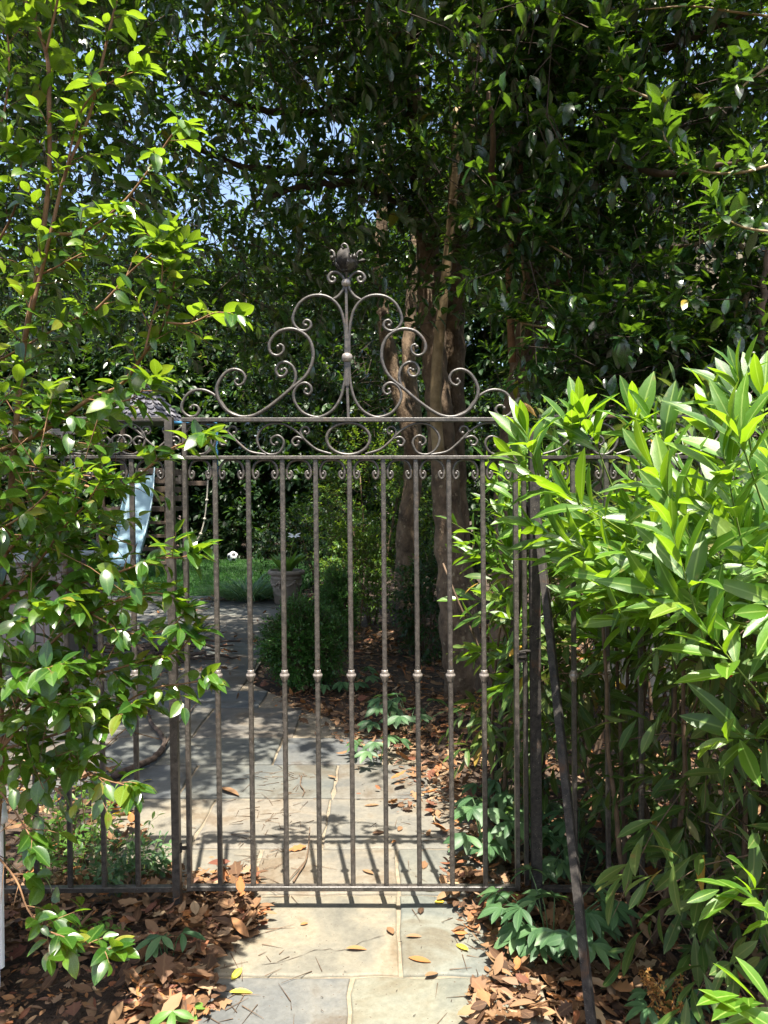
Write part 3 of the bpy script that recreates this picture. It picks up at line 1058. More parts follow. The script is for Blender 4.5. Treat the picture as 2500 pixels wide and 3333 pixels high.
# fence panel on the other side: latch post, stop bar, two leaning braces
fr = empty('iron_fence', tuple(gr(1745, 2965)), 'wrought iron fence panel running through the long-leaved laurel, with two leaning braces', 'fence')
MB().bar(G(1737, 1395), G(1748, 2985), 0.036, 0.034).build('post', 'dark_iron', fr, sharp=40)
iron_bar(fr, (1704, 1512), (1715, 2880), 0.0172, 2150, dy=0.03, point=True, knob=False)
for a, b, h in (((1752, 1356), (3300, 1356), 0.010), ((1752, 1489), (3300, 1489), 0.0125), ((1752, 2892), (3300, 2892), 0.017)):
    MB().bar(G(*a), G(*b), h, 0.026).build('rail', 'dark_iron', fr, sharp=40)
RX = [1871 + 108.5 * k for k in range(9)]
for x in RX:
    iron_bar(fr, (x - 8, 1492), (x + 2, 2888), mat='iron')
XS = [1752] + [x - 8 for x in RX]
for a, b in zip(XS[:-1], XS[1:]):
    c_scroll(fr, a, b)
for k in range(3):
    for c, r in FRIEZE[:3]:
        scroll(c, fr, r=r, r_end=r * 0.75, name='frieze_scroll', dy=0.002, shift=(800 + 330 * k, 0))
tip = at(1750, 1690, YG - 0.02)
foot = gr(1935, 3425, -0.03)
MB().bar(tip, foot, 0.021, 0.025, side=(0.8, -0.6, 0)).build('brace', 'dark_iron', fr, sharp=40)
MB().bar(at(1722, 1640, YG + 0.03), gr(1612, 2560, -0.03), 0.026, 0.026, side=(0.8, 0.6, 0)).build('brace', 'dark_iron', fr, sharp=40)


# ------------------------------------------------------------------ holly trees
def clumps(box, n, per, sp, leaf, lv, tw, nl=10, L=0.32, zb=0.25, keep=None, center=None, droop=0.3, size_j=0.25, a0=70, a1=35):
    """n clumps of `per` leafy twigs spread through a box"""
    b = np.array(box, float)
    C = rng.uniform(b[0], b[1], (n, 3))
    if keep is not None:
        C = C[keep(C)]
    n = len(C)
    P = np.repeat(C, per, 0) + rng.normal(0, sp, (n * per, 3))
    D = rdir(n * per, zb)
    if center is not None:
        D = nrm(D + 0.7 * nrm(P - np.array(center)))
    LL = L * rng.uniform(0.6, 1.3, len(P))
    spray(lv, P, D, LL, nl, leaf * rng.uniform(0.8, 1.2, len(P)), a0=a0, a1=a1, droop=droop, alt=0.3, size_j=size_j)
    tw.append((P - D * 0.12, D, LL + 0.1))


# spots to be sunlit: crown leaves above are cut away along the sun's line
SUN_HOLES = [((-0.9, 5.0, 0.0), 0.16), ((-0.55, 4.75, 0.0), 0.13), ((-1.3, 5.4, 0.0), 0.12), ((-0.2, 4.6, 0.0), 0.12), ((-0.2, 9.1, 1.5), 0.62), ((-0.6, 8.5, 0.9), 0.34), ((-4.5, 14.2, 3.2), 0.45), ((0.62, 3.3, 1.5), 0.45), ((2.3, 4.6, 3.3), 0.28), ((1.7, 4.3, 2.6), 0.22),
          ((2.2, 4.4, 4.4), 0.3), ((0.3, 4.9, 4.3), 0.16), ((-1.5, 5.2, 4.2), 0.2), ((-2.6, 9.5, 3.4), 0.35), ((1.3, 4.5, 3.7), 0.18), ((0.0, 5.6, 0.0), 0.10), ((0.6, 5.4, 0.0), 0.08), ((0.3, 6.9, 0.0), 0.12),
          ((-2.0, 6.6, 0.0), 0.10), ((-1.7, 7.6, 0.0), 0.13), ((-2.5, 9.2, 0.0), 0.15), ((-1.1, 5.9, 0.3), 0.12), ((-0.9, 6.0, 0.1), 0.1), ((2.6, 8.0, 4.5), 0.5), ((3.0, 8.5, 3.5), 0.5), ((0.45, 5.75, 2.6), 0.13), ((0.5, 5.7, 1.5), 0.10), ((0.12, 7.9, 2.3), 0.2), ((1.1, 5.4, 2.9), 0.14), ((2.5, 5.7, 2.9), 0.35)]


def in_sun_hole(P):
    S = np.array(SUN_TO)
    hit = np.zeros(len(P), bool)
    for p, r in SUN_HOLES:
        d = P - np.array(p)
        t = d @ S
        q = np.linalg.norm(d - t[:, None] * S, axis=1)
        hit |= (t > 0.35) & (q < r * (0.85 + 0.3 * np.sin(7 * P[:, 0] + 5 * P[:, 2])))
    return hit


def finish_tree(root, lv, tw, mat, T, nparts, twr=0.0035, twmat='dark_bark', rest='crown', droop=0.3):
    lv.keep(lambda P, S: ~in_sun_hole(P))
    if tw:
        twig_obj(root, np.vstack([t[0] for t in tw]), np.vstack([t[1] for t in tw]), np.concatenate([t[2] for t in tw]), droop, twr, twmat)
    lv.emit(root, mat, T, nparts, rest=rest)


def cleared(C, rects):
    """False where a point falls inside one of the openings (pixel rectangles with a share of points kept)"""
    u, v, f = project(C)
    k = np.ones(len(C), bool)
    for x0, y0, x1, y1, share in rects:
        ins = (u > x0) & (u < x1) & (v > y0) & (v < y1)
        k &= ~ins | (rng.uniform(size=len(C)) < share)
    return k


h1 = empty('holly_tree', tuple(gr(1500, 2262)), 'large multi-stemmed holly with thick bare brown trunk right behind the gate', 'tree', 'holly trees shading the garden')
limb(h1, [gr(1500, 2300, -0.15), at(1497, 2180, 5.85), at(1480, 1980, 5.85), at(1462, 1750, 5.9), at(1445, 1500, 5.9), at(1425, 1250, 5.95), at(1405, 1020, 6.0), at(1390, 800, 6.0), at(1360, 500, 5.9), at(1330, 200, 5.7), at(1310, -200, 5.5)],
     0.135, 0.065, 'bark', 'trunk', 14, 6, 0.008)
limb(h1, [gr(1535, 2300, -0.15), at(1520, 2100, 5.95), at(1490, 1800, 6.05), at(1475, 1500, 6.1), at(1478, 1250, 6.1), at(1482, 1000, 6.1), at(1500, 700, 6.1), at(1540, 300, 6.0), at(1560, -200, 5.8)],
     0.125, 0.05, 'bark', 'trunk', 14, 6, 0.006)
limb(h1, [at(1428, 1480, 5.75), at(1418, 1330, 5.72), at(1425, 1150, 5.66), at(1448, 930, 5.6), at(1470, 700, 5.5), at(1490, 350, 5.3)], 0.047, 0.03, 'tan_bark', 'sucker', 8, 5)
BR1 = [
    [at(1365, 560, 5.9), at(1200, 545, 5.6), at(1000, 560, 5.4), at(800, 540, 5.2), at(620, 480, 5.0)],
    [at(1345, 330, 5.8), at(1150, 330, 5.5), at(980, 370, 5.3), at(820, 350, 5.2), at(650, 300, 5.1)],
    [at(1380, 700, 6.0), at(1200, 610, 5.5), at(1050, 600, 5.2), at(880, 640, 5.0)],
    [at(1330, 150, 5.7), at(1200, 60, 5.3), at(1050, -40, 4.8), at(880, -120, 4.4)],
    [at(1400, 800, 6.0), at(1600, 690, 5.6), at(1750, 600, 5.2), at(1900, 560, 5.0)],
    [at(1520, 500, 6.0), at(1700, 350, 5.7), at(1900, 220, 5.4), at(2100, 180, 5.2)],
    [at(1330, 200, 5.7), at(1400, -100, 5.0), at(1450, -500, 4.4)],
    [at(1310, -100, 5.5), at(1000, -400, 5.0), at(600, -700, 4.5)],
]
for b in BR1:
    limb(h1, b, 0.04, 0.015, 'dark_bark', 'branch', 7, 5, 0.01)
lv, tw = Leaves(), []
# crown right behind the gate, above the bare trunks
GAPS = [(560, 60, 900, 620, 0.46), (900, 100, 1130, 620, 0.5)]
clumps([(-0.9, 4.4, 2.9), (1.5, 7.2, 6.4)], 260, 7, 0.22, 0.1, lv, tw, keep=lambda C: cleared(C, [(1180, 930, 1760, 2600, 0.02), (560, 60, 1130, 640, 0.24)]))
clumps([(-4.2, 4.6, 3.0), (-0.8, 7.4, 6.6)], 360, 7, 0.22, 0.095, lv, tw, keep=lambda C: cleared(C, GAPS))
for b in BR1[:4]:
    Q = smooth_path(b, 4)
    spray(lv, np.repeat(Q, 2, 0), rdir(len(Q) * 2, 0.3), 0.3, 9, 0.078, droop=0.3, alt=0.3)
# boughs reaching over the gate: out of the picture overhead, they shade the patio
clumps([(-2.2, 3.2, 4.0), (2.6, 4.9, 5.6)], 230, 8, 0.25, 0.09, lv, tw)
clumps([(-1.5, 2.45, 3.9), (-0.5, 3.2, 4.6)], 17, 8, 0.16, 0.08, lv, tw)
NS = [((1560, 140), (1580, -20), 3.5), ((1790, 190), (1800, 0), 3.6), ((1740, 60), (1760, -60), 3.6), ((1330, 90), (1250, -10), 3.7), ((930, 170), (890, 60), 3.9), ((1400, 500), (1360, 420), 4.2), ((1260, 560), (1210, 470), 4.2)]
A = np.array([at(*a, q) for a, b, q in NS])
B = np.array([at(*b, q - 0.05) for a, b, q in NS])
spray(lv, A, B - A, np.linalg.norm(B - A, axis=1), 9, 0.085, a0=60, a1=25, droop=0.0, alt=0.0, lift=0.08)
tw.append((A - (B - A), B - A, 2 * np.linalg.norm(B - A, axis=1)))
finish_tree(h1, lv, tw, 'holly_leaf', T_HOL, 300)

h2 = empty('holly_tree', tuple(gr(1335, 2072)), 'slimmer pale-barked holly trunk leaning behind the thick-trunked one', 'tree', 'holly trees shading the garden')
limb(h2, [gr(1338, 2090, -0.1), at(1335, 2010, 8.1), at(1322, 1850, 8.1), at(1325, 1700, 8.1), at(1345, 1560, 8.1), at(1335, 1420, 8.0), at(1300, 1280, 8.0), at(1268, 1150, 8.0), at(1245, 1000, 8.0), at(1235, 850, 7.9), at(1255, 500, 7.8), at(1270, 0, 7.6)],
     0.125, 0.05, 'bark', 'trunk', 12, 6, 0.006)
limb(h2, [at(1340, 1560, 8.1), at(1345, 1350, 8.3), at(1330, 1150, 8.5), at(1345, 900, 8.6), at(1360, 600, 8.6)], 0.10, 0.05, 'bark', 'trunk', 10, 6, 0.005)
lv, tw = Leaves(), []
clumps([(-1.6, 7.2, 4.2), (1.8, 9.6, 8.6)], 190, 7, 0.28, 0.10, lv, tw, keep=lambda C: cleared(C, [(560, 60, 1130, 640, 0.28)]))
clumps([(-1.8, 8.6, 2.5), (0.3, 10.2, 4.4)], 110, 7, 0.25, 0.085, lv, tw)
clumps([(-4.6, 8.6, 2.3), (-1.4, 11.0, 4.6)], 190, 7, 0.28, 0.085, lv, tw, keep=lambda C: cleared(C, [(150, 1090, 800, 2600, 0.0)]))
finish_tree(h2, lv, tw, 'holly_leaf', T_HOL[:1], 100)

h3 = empty('holly_tree', (2.2, 5.5, 0), 'dense holly with dull brown trunk rising above the laurel hedge', 'tree', 'holly trees shading the garden')
limb(h3, [at(1640, 2000, 5.5) * np.array([1, 1, 0]), at(1655, 1700, 5.5), at(1665, 1500, 5.5), at(1690, 1250, 5.5), at(1715, 1080, 5.5), at(1740, 940, 5.5), at(1760, 700, 5.4), at(1790, 300, 5.2), at(1800, -100, 5.0)], 0.12, 0.05, 'bark', 'trunk', 12, 6, 0.006)
limb(h3, [at(1668, 1180, 5.35), at(1662, 1040, 5.3), at(1658, 850, 5.2), at(1690, 600, 5.0), at(1700, 300, 4.9)], 0.028, 0.016, 'camellia_bark', 'sucker', 8, 5)
limb(h3, [at(1704, 1130, 5.2), at(1702, 1000, 5.2), at(1705, 880, 5.2), at(1698, 600, 5.0)], 0.022, 0.014, 'tan_bark', 'sucker', 8, 5)
BR3 = [
    [at(1750, 850, 5.4), at(1640, 700, 4.8), at(1600, 460, 4.3), at(1590, 300, 4.1)],
    [at(1760, 600, 5.3), at(1950, 520, 4.7), at(2150, 560, 4.2), at(2350, 540, 4.0), at(2520, 500, 3.9)],
    [at(1780, 400, 5.2), at(2000, 250, 4.8), at(2250, 120, 4.5), at(2450, 40, 4.2)],
    [at(1720, 1000, 5.4), at(1900, 870, 4.9), at(2100, 830, 4.5), at(2300, 780, 4.3)],
    [at(2420, 1180, 4.2), at(2400, 1050, 4.3), at(2440, 900, 4.4), at(2380, 700, 4.5)],
    [at(2490, 1200, 4.0), at(2480, 1000, 4.0), at(2500, 800, 4.0)],
]
for b in BR3:
    limb(h3, b, 0.03, 0.01, 'tan_bark' if b is BR3[4] else 'brown_twig', 'branch', 7, 5, 0.008)
lv, tw = Leaves(), []
RIGHT_GAPS = [(2030, 640, 2480, 1000, 0.12), (1150, 850, 1760, 2600, 0.0), (2050, 180, 2250, 480, 0.45)]
clumps([(0.75, 4.0, 2.25), (2.9, 5.3, 5.2)], 240, 7, 0.2, 0.098, lv, tw, keep=lambda C: cleared(C, RIGHT_GAPS))
clumps([(1.3, 4.0, 1.7), (2.6, 5.2, 2.7)], 80, 7, 0.2, 0.09, lv, tw, keep=lambda C: cleared(C, RIGHT_GAPS))
for b in BR3[1:4]:
    Q = smooth_path(b, 4)
    D = nrm(np.array([[0.2, -0.5, 0.7]]) + rng.normal(0, 0.5, (len(Q) * 2, 3)))
    spray(lv, np.repeat(Q, 2, 0), D, 0.3, 9, 0.085, droop=0.15, alt=0.2)
for b, k in (([at(2560, 520, 3.3), at(2420, 560, 3.3), at(2300, 560, 3.3), at(2210, 520, 3.3), at(2160, 440, 3.3), at(2150, 370, 3.3)], 9), ([at(2560, 180, 3.4), at(2440, 260, 3.4), at(2380, 330, 3.4)], 5),
             ([at(2140, 330, 3.5), at(2040, 280, 3.5), at(1990, 180, 3.5), at(1970, 90, 3.5)], 7), ([at(2560, 760, 3.2), at(2420, 740, 3.2), at(2330, 690, 3.2)], 5), ([at(2560, 60, 3.6), at(2400, 40, 3.6), at(2250, 20, 3.6), at(2100, 30, 3.6)], 8),
             ([at(1860, 840, 4.2), at(1780, 790, 4.1), at(1730, 740, 4.1)], 4), ([at(1800, 1070, 4.2), at(1700, 1050, 4.1), at(1620, 1010, 4.1)], 4)):
    limb(h3, b, 0.007, 0.003, 'tan_bark', 'shoot', 6, 5)
    Q = smooth_path(b, 5)[2:]
    D = np.gradient(Q, axis=0)
    D = nrm(nrm(D) + np.array([0, -0.15, 0.5]) + rng.normal(0, 0.35, Q.shape))
    spray(lv, Q, D, 0.12, 5, 0.095, a0=60, a1=30, droop=0.1, alt=0.2, jit=0.35)
finish_tree(h3, lv, tw, 'holly_leaf', T_HOL, 300)

h4 = empty('holly_tree', (4.4, 7.8, 0), 'tall holly behind the board fence, its crown catching the sun', 'tree', 'holly trees shading the garden')
limb(h4, [(4.4, 7.8, -0.1), (4.35, 7.7, 2.0), (4.2, 7.6, 4.0), (4.1, 7.5, 6.5)], 0.12, 0.05, 'dark_bark', 'trunk', 10, 5, 0.01)
lv, tw = Leaves(), []
clumps([(1.8, 6.4, 1.0), (6.0, 9.4, 6.6)], 240, 7, 0.3, 0.085, lv, tw)
finish_tree(h4, lv, tw, 'tree_leaf', T_HOL[:1], 0)

# unseen tree added to shade the lawn: its crown is kept above the picture
oak = empty('shade_tree', (-9.6, 11.5, 0), 'unseen tall broad-leaved tree added high over the lawn for its shade', 'tree')
limb(oak, [(-9.6, 11.5, -0.2), (-9.5, 11.4, 4), (-9.0, 11.2, 8), (-8.0, 11.0, 11), (-5.5, 11.0, 12.5), (-2, 11, 13)], 0.4, 0.08, 'dark_bark', 'trunk', 12, 5, 0.02)
limb(oak, [(-9.2, 11.3, 7), (-7, 12.5, 11), (-4, 13.5, 12.5), (0, 14, 13.2)], 0.18, 0.05, 'dark_bark', 'branch', 8, 5, 0.02)
limb(oak, [(-8.6, 11.1, 9), (-6, 9.5, 11.5), (-3, 8.5, 12.6)], 0.15, 0.05, 'dark_bark', 'branch', 8, 5, 0.02)
lv, tw = Leaves(), []
clumps([(-11, 6.8, 10.6), (1.6, 14.5, 13.6)], 420, 6, 0.5, 0.16, lv, tw, nl=9, L=0.6,
       keep=lambda C: (C[:, 2] - EYE) / C[:, 1] > 0.72)
finish_tree(oak, lv, tw, 'tree_leaf', T_FAR, 0, 0.008)

# a tree beside the viewer, overhead and out of the picture, that keeps the tall shrub in half shade
yt = empty('overhanging_tree', (-3.3, 0.4, 0), 'tree overhanging the near side of the fence from outside the picture', 'tree')
limb(yt, [(-3.3, 0.4, -0.1), (-3.2, 0.5, 1.6), (-2.8, 0.8, 3.0), (-2.0, 1.1, 3.9), (-1.0, 1.4, 4.5)], 0.13, 0.04, 'dark_bark', 'trunk', 10, 5, 0.01)
limb(yt, [(-2.6, 0.9, 3.3), (-2.2, 1.6, 3.9), (-1.6, 2.1, 4.3)], 0.06, 0.02, 'dark_bark', 'branch', 8, 5, 0.01)
lv, tw = Leaves(), []
clumps([(-3.4, 0.0, 3.5), (-0.98, 1.7, 5.0)], 62, 7, 0.2, 0.085, lv, tw, keep=lambda C: (C[:, 2] - EYE) / np.maximum(C[:, 1], 0.05) > 0.95)
finish_tree(yt, lv, tw, 'tree_leaf', T_HOL[:1], 0)

# ------------------------------------------------------------------ evergreens closing the garden
HEDGE = [
    (-12.5, 20.0, 2.6, 8.2, 'broad dark evergreen at the far side of the swing beam'),
    (-9.0, 20.6, 2.4, 7.4, 'dark evergreen rising behind the swings'),
    (-6.0, 20.2, 2.2, 7.0, 'dark evergreen standing right behind the shingled playhouse roof'),
    (-3.2, 20.4, 2.2, 7.6, 'dark evergreen behind the lawn, above the football'),
    (-0.6, 19.4, 2.2, 8.2, 'dark evergreen behind the planted urn'),
    (2.2, 17.0, 2.4, 8.6, 'dark evergreen seen between the pale and thick holly trunks'),
    (5.0, 15.0, 2.6, 8.4, 'dark evergreen far behind the holly trunks, toward the board fence'),
    (8.4, 14.0, 2.6, 8.4, 'dark evergreen far behind the board fence'),
]
for x, y, r, h, lab in HEDGE:
    e = empty('evergreen_tree', (x, y, 0), lab, 'tree', 'evergreens closing the garden')
    limb(e, [(x, y, -0.2), (x + 0.1, y, h * 0.4), (x, y, h * 0.9)], 0.2, 0.04, 'dark_bark', 'trunk', 8, 4, 0.02)
    lv, tw = Leaves(), []
    n = 2400
    t = rng.uniform(0, 1, n) ** 0.85
    a = rng.uniform(0, 2 * math.pi, n)
    prof = r * np.minimum(1, 1.15 - 0.75 * t ** 2) * (0.85 + 0.15 * np.sin(a * 3 + t * 9))
    rad = prof * np.sqrt(rng.uniform(0.25, 1, n))
    P = np.column_stack([x + rad * np.cos(a), y + 0.8 * rad * np.sin(a), 0.05 + h * t])
    D = nrm(np.column_stack([np.cos(a), np.sin(a), rng.normal(0.2, 0.4, n)]) + rng.normal(0, 0.3, (n, 3)))
    spray(lv, P, D, 0.6, 8, 0.24, droop=0.3, alt=0.2)
    tw.append((P - D * 0.3, D, np.full(n, 0.7)))
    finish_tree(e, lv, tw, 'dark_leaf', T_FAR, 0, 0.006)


far = empty('far_woods', (0, 27, 0), 'solid dark green mass of woodland closing the view behind the garden', 'woods', kind='stuff')
lv = Leaves()
n = 26000
x = rng.uniform(-34, 30, n)
top = 9.2 + 1.3 * np.sin(0.5 * x) + 0.8 * np.sin(1.7 * x + 1)
P = np.column_stack([x, rng.uniform(24, 30, n), top * rng.uniform(0, 1, n) ** 0.9])
lv.add(P, rdir(n), rdir(n, 0.8), rng.uniform(0.35, 0.7, n))
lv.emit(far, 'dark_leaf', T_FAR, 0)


def shrub(name, c, rad, n, leaf, mat, T, label, cat='shrub', L=0.16, nl=8, nparts=0, stems=5, group=None, flat=0.25, a0=65, twmat='brown_twig', shell=0.35):
    """rounded bush: stems from the base, leafy twigs through an uneven volume"""
    c, rad = np.array(c, float), np.array(rad, float)
    s = empty(name, (c[0], c[1], 0), label, cat, group)
    for k in range(stems):
        a = k * 6.283 / stems + rng.uniform(0, 1)
        q = c + rad * np.array([0.5 * math.cos(a), 0.5 * math.sin(a), 0.4])
        limb(s, [(c[0] + 0.04 * math.cos(a), c[1] + 0.04 * math.sin(a), -0.05), (c + (q - c) * 0.5) * np.array([1, 1, 0.5]), q], 0.012, 0.005, twmat, 'stem', 6, 4)
    d = rdir(n, 0.15)
    lump = 1 + 0.14 * np.sin(d[:, 0] * 7 + c[0] * 5) + 0.12 * np.sin(d[:, 1] * 8 + d[:, 2] * 6) + 0.08 * np.sin(d[:, 2] * 15)
    rr = (shell + (1 - shell) * rng.uniform(0, 1, n)) ** 0.7 * lump
    P = c + d * rr[:, None] * rad
    P[:, 2] = np.maximum(P[:, 2], 0.02)
    D = nrm(d + rng.normal(0, 0.5, (n, 3)) + np.array([0, 0, 0.35]))
    lv = Leaves()
    spray(lv, P, D, L, nl, leaf, a0=a0, a1=35, droop=flat, alt=0.2)
    twig_obj(s, P - D * 0.05, D, np.full(n, L + 0.05), flat, 0.0016 + 0.006 * leaf, twmat)
    lv.emit(s, mat, T, nparts)
    return s


# boxwood by the path
b1 = at(985, 2120, 6.05)
shrub('boxwood_shrub', (b1[0], 6.1, 0.31), (0.29, 0.29, 0.30), 2500, 0.022, 'box_leaf', T_BOX, 'rounded dark green boxwood at the corner of the patio, in front of the urn', L=0.10, nl=10, shell=0.55, flat=0.05)
shrub('boxwood_shrub', (-0.47, 7.7, 0.38), (0.18, 0.34, 0.32), 1700, 0.022, 'box_leaf', T_BOX, 'paler boxwood beside the urn, tucked behind the rounder one', L=0.10, nl=10, shell=0.55, flat=0.05)
# azalea catching the sun, shrubs and ivy behind
shrub('azalea_shrub', (-0.15, 9.2, 1.35), (0.75, 0.6, 1.0), 620, 0.05, 'azalea_leaf', T_FAR, 'loose yellow-green azalea lit by the sun beside the pale trunk', L=0.28, nl=9)
shrub('azalea_shrub', (-0.32, 8.8, 0.65), (0.36, 0.4, 0.5), 420, 0.045, 'azalea_leaf', T_FAR, 'low yellow-green azalea in front of the pale trunk, above the boxwoods', L=0.22, nl=9)
shrub('evergreen_shrub', (-1.0, 12.4, 0.7), (0.9, 0.5, 0.75), 620, 0.06, 'dark_leaf', T_FAR, 'blue-green low shrub spreading behind the urn', L=0.25)
shrub('evergreen_shrub', (1.0, 10.4, 1.4), (1.2, 0.8, 1.5), 800, 0.07, 'dark_leaf', T_FAR, 'dark shrub filling the gap between the holly trunks', L=0.3)
shrub('evergreen_shrub', (2.5, 9.0, 1.3), (1.2, 0.9, 1.5), 800, 0.075, 'dark_leaf', T_FAR, 'dark shrub behind the thick holly trunk, toward the board fence', L=0.3)
shrub('evergreen_shrub', (0.42, 7.4, 0.45), (0.26, 0.4, 0.5), 420, 0.05, 'dark_leaf', T_FAR, 'small dark ivy-like shrub growing between the two holly trunks', L=0.18)
shrub('evergreen_shrub', (-3.1, 19.0, 0.5), (1.6, 0.7, 0.8), 500, 0.08, 'dark_leaf', T_FAR, 'low dark bush along the far edge of the lawn', L=0.3)


# ------------------------------------------------------------------ the tall board fence behind the hollies
bf = empty('board_fence', (3.2, 5.75, 0), 'tall weathered fence of narrow upright boards, seen through the leaves', 'fence')
for k in range(40):
    x = 1.62 + 0.106 * k
    h = 3.45 + rng.normal(0, 0.02)
    MB().box((x, 5.75 + rng.normal(0, 0.004), h / 2 - 0.05), (0.098, 0.02, h), bev=0.003).build('board', 'plank_wood', bf, sharp=30)
for z in (0.5, 1.8, 3.1):
    MB().box((3.7, 5.787, z), (4.4, 0.04, 0.09)).build('rail', 'plank_wood', bf, sharp=30)

# ------------------------------------------------------------------ playhouse, swings, ball, urn
PX, PY = float(at(470, 1400, 15.0)[0]), 15.0
play = empty('playhouse', (PX, PY, 0), 'wooden playhouse tower with grey shingled roof and pale blue slide', 'playhouse')
half = 0.82
eave, apex = float(at(470, 1366, 14.3)[2]), float(at(490, 1235, 15)[2])
roof = MB()
NS_ = 6
ring = [(PX + 0.80 * math.cos(math.pi * (-2 / 3 + k / 3) + 0.12), PY + 0.80 * math.sin(math.pi * (-2 / 3 + k / 3) + 0.12), eave) for k in range(NS_)]
roof.add(ring + [(PX, PY, apex)], [(k, (k + 1) % NS_, NS_) for k in range(NS_)] + [tuple(range(NS_ - 1, -1, -1))])
ro = roof.build('roof', 'shingle', play, smooth=False)
NR = 8
for f in range(NS_):
    a, b = np.array(ring[f]), np.array(ring[(f + 1) % NS_])
    ap = np.array([PX, PY, apex])
    nrmv = np.cross(b - a, ap - a)
    nrmv /= np.linalg.norm(nrmv)
    for r_ in range(NR):
        t0, t1 = r_ / NR, (r_ + 1.12) / NR
        nsh = max(1, int(round(6 * (1 - t0))))
        off = 0.5 if r_ % 2 else 0.0
        for s_ in range(nsh):
            u0, u1 = s_ / nsh, (s_ + 0.95) / nsh

            def pt(u, t, lift):
                t = min(t, 0.985)
                return a + (b - a) * (t * 0.5 + u * (1 - t)) + (ap - (a + b) / 2) * t + nrmv * lift
            um = (u0 + u1) / 2
            low = [pt(u0, t0 + 0.045, 0.035), pt(u0 + (um - u0) * 0.4, t0, 0.04), pt(um, t0 - 0.015, 0.042), pt(um + (u1 - um) * 0.6, t0, 0.04), pt(u1, t0 + 0.045, 0.035)]
            top = [pt(u1, t1, 0.004), pt(u0, t1, 0.004)]
            V = low + top + [p - nrmv * 0.012 for p in low + top]
            F = [tuple(range(7)), tuple(range(13, 6, -1))] + [(i, i + 7, (i + 1) % 7 + 7, (i + 1) % 7) for i in range(7)]
            sh = bpy.data.objects.new('shingle', mesh_np('shingle', np.array(V), F, 'shingle', False))
            COL.objects.link(sh)
            sh.parent = ro
for sx in (-1, 1):
    for sy in (-1, 1):
        MB().box((PX + 0.62 * sx, PY + 0.62 * sy, eave / 2), (0.10, 0.10, eave), bev=0.008).build('post', 'play_wood', play, sharp=30)
MB().box((PX, PY, 1.25), (1.34, 1.34, 0.08)).build('deck', 'play_wood', play, sharp=30)
for z in (1.45, 1.62, 1.79, 1.96):
    for sy in (-1, 1):
        MB().box((PX + 0.35, PY + 0.68 * sy, z), (0.62, 0.025, 0.11), bev=0.004).build('rail_board', 'play_wood', play, sharp=30)
    MB().box((PX + 0.68, PY, z), (0.025, 1.24, 0.11), bev=0.004).build('rail_board', 'play_wood', play, sharp=30)
for z in (0.25, 0.5, 0.75, 1.0):
    MB().box((PX + 0.35, PY - 0.66, z), (0.62, 0.05, 0.06), bev=0.004).build('ladder_rung', 'play_wood', play, sharp=30)
MB().box((PX + 0.95, PY + 0.2, 1.75), (0.5, 0.06, 0.09), bev=0.004).build('arm_beam', 'play_wood', play, sharp=30)
# slide, running out toward the patio
sl = MB()
sp = smooth_path([at(458, 1550, 14.3), at(450, 1640, 13.9), at(432, 1730, 13.5), at(412, 1800, 13.1), at(402, 1836, 12.7)], 6)
V, F = [], []
PR = [(-0.27, 0.16), (-0.25, 0.17), (-0.22, 0.02), (0, 0.0), (0.22, 0.02), (0.25, 0.17), (0.27, 0.16), (0.25, -0.03), (0, -0.04), (-0.25, -0.03)]
for p in sp:
    for dx, dz in PR:
        V.append((p[0] + dx, p[1], p[2] + dz))
for i in range(len(sp) - 1):
    for k in range(10):
        F.append((i * 10 + k, i * 10 + (k + 1) % 10, (i + 1) * 10 + (k + 1) % 10, (i + 1) * 10 + k))
F += [tuple(range(9, -1, -1)), tuple((len(sp) - 1) * 10 + k for k in range(10))]
sl.add(V, F).build('slide', 'slide_plastic', play, sharp=40)
MB().tube([at(706, 1380, 14.6), at(706, 1640, 14.6), (float(at(708, 1800, 14.6)[0]), 14.6, -0.02)], 0.022, 8).build('pole', 'blue_paint', play)
MB().tube([at(706, 1380, 14.6), at(560, 1375, 14.6)], 0.03, 8).build('pole_arm', 'blue_paint', play)
# swing beam
sw = empty('swing_beam', tuple(at(-250, 1430, 14.6) * np.array([1, 1, 0])), 'grey timber swing beam reaching from the playhouse across the shrub', 'swing beam', kind='thing')
MB().bar(at(-420, 1432, 14.8), at(345, 1400, 14.8), 0.13, 0.11, bev=0.01).build('beam', 'grey_wood', sw, sharp=30)
for dx in (-0.8, 0.8):
    q = at(-380, 1432, 14.8)
    MB().bar(q, (q[0] + 0.1, 14.8 + dx, -0.05), 0.10, 0.10, bev=0.01).build('leg', 'grey_wood', sw, sharp=30)


def swing(x, lab):
    c = at(x, 1715, 14.8)
    top = at(x, 1420, 14.8)[2]
    s = empty('swing', (c[0], 14.8, c[2]), lab, 'swing', 'red swings under the beam')
    for dx in (-0.24, 0.24):
        MB().tube([(c[0] + dx, 14.8, c[2] + 0.06), (c[0] + dx * 0.98, 14.8, top)], 0.008, 6).build('chain', 'chain_metal', s)
    pts = [(c[0] + 0.25 * math.sin(a), 14.8, c[2] + 0.10 - 0.14 * math.cos(a)) for a in np.linspace(-1.35, 1.35, 11)]
    MB().tube(pts, 0.07, 8, squash=(0.2, 1.0), up=(0, 0, 1)).build('seat', 'red_plastic', s, sharp=40)


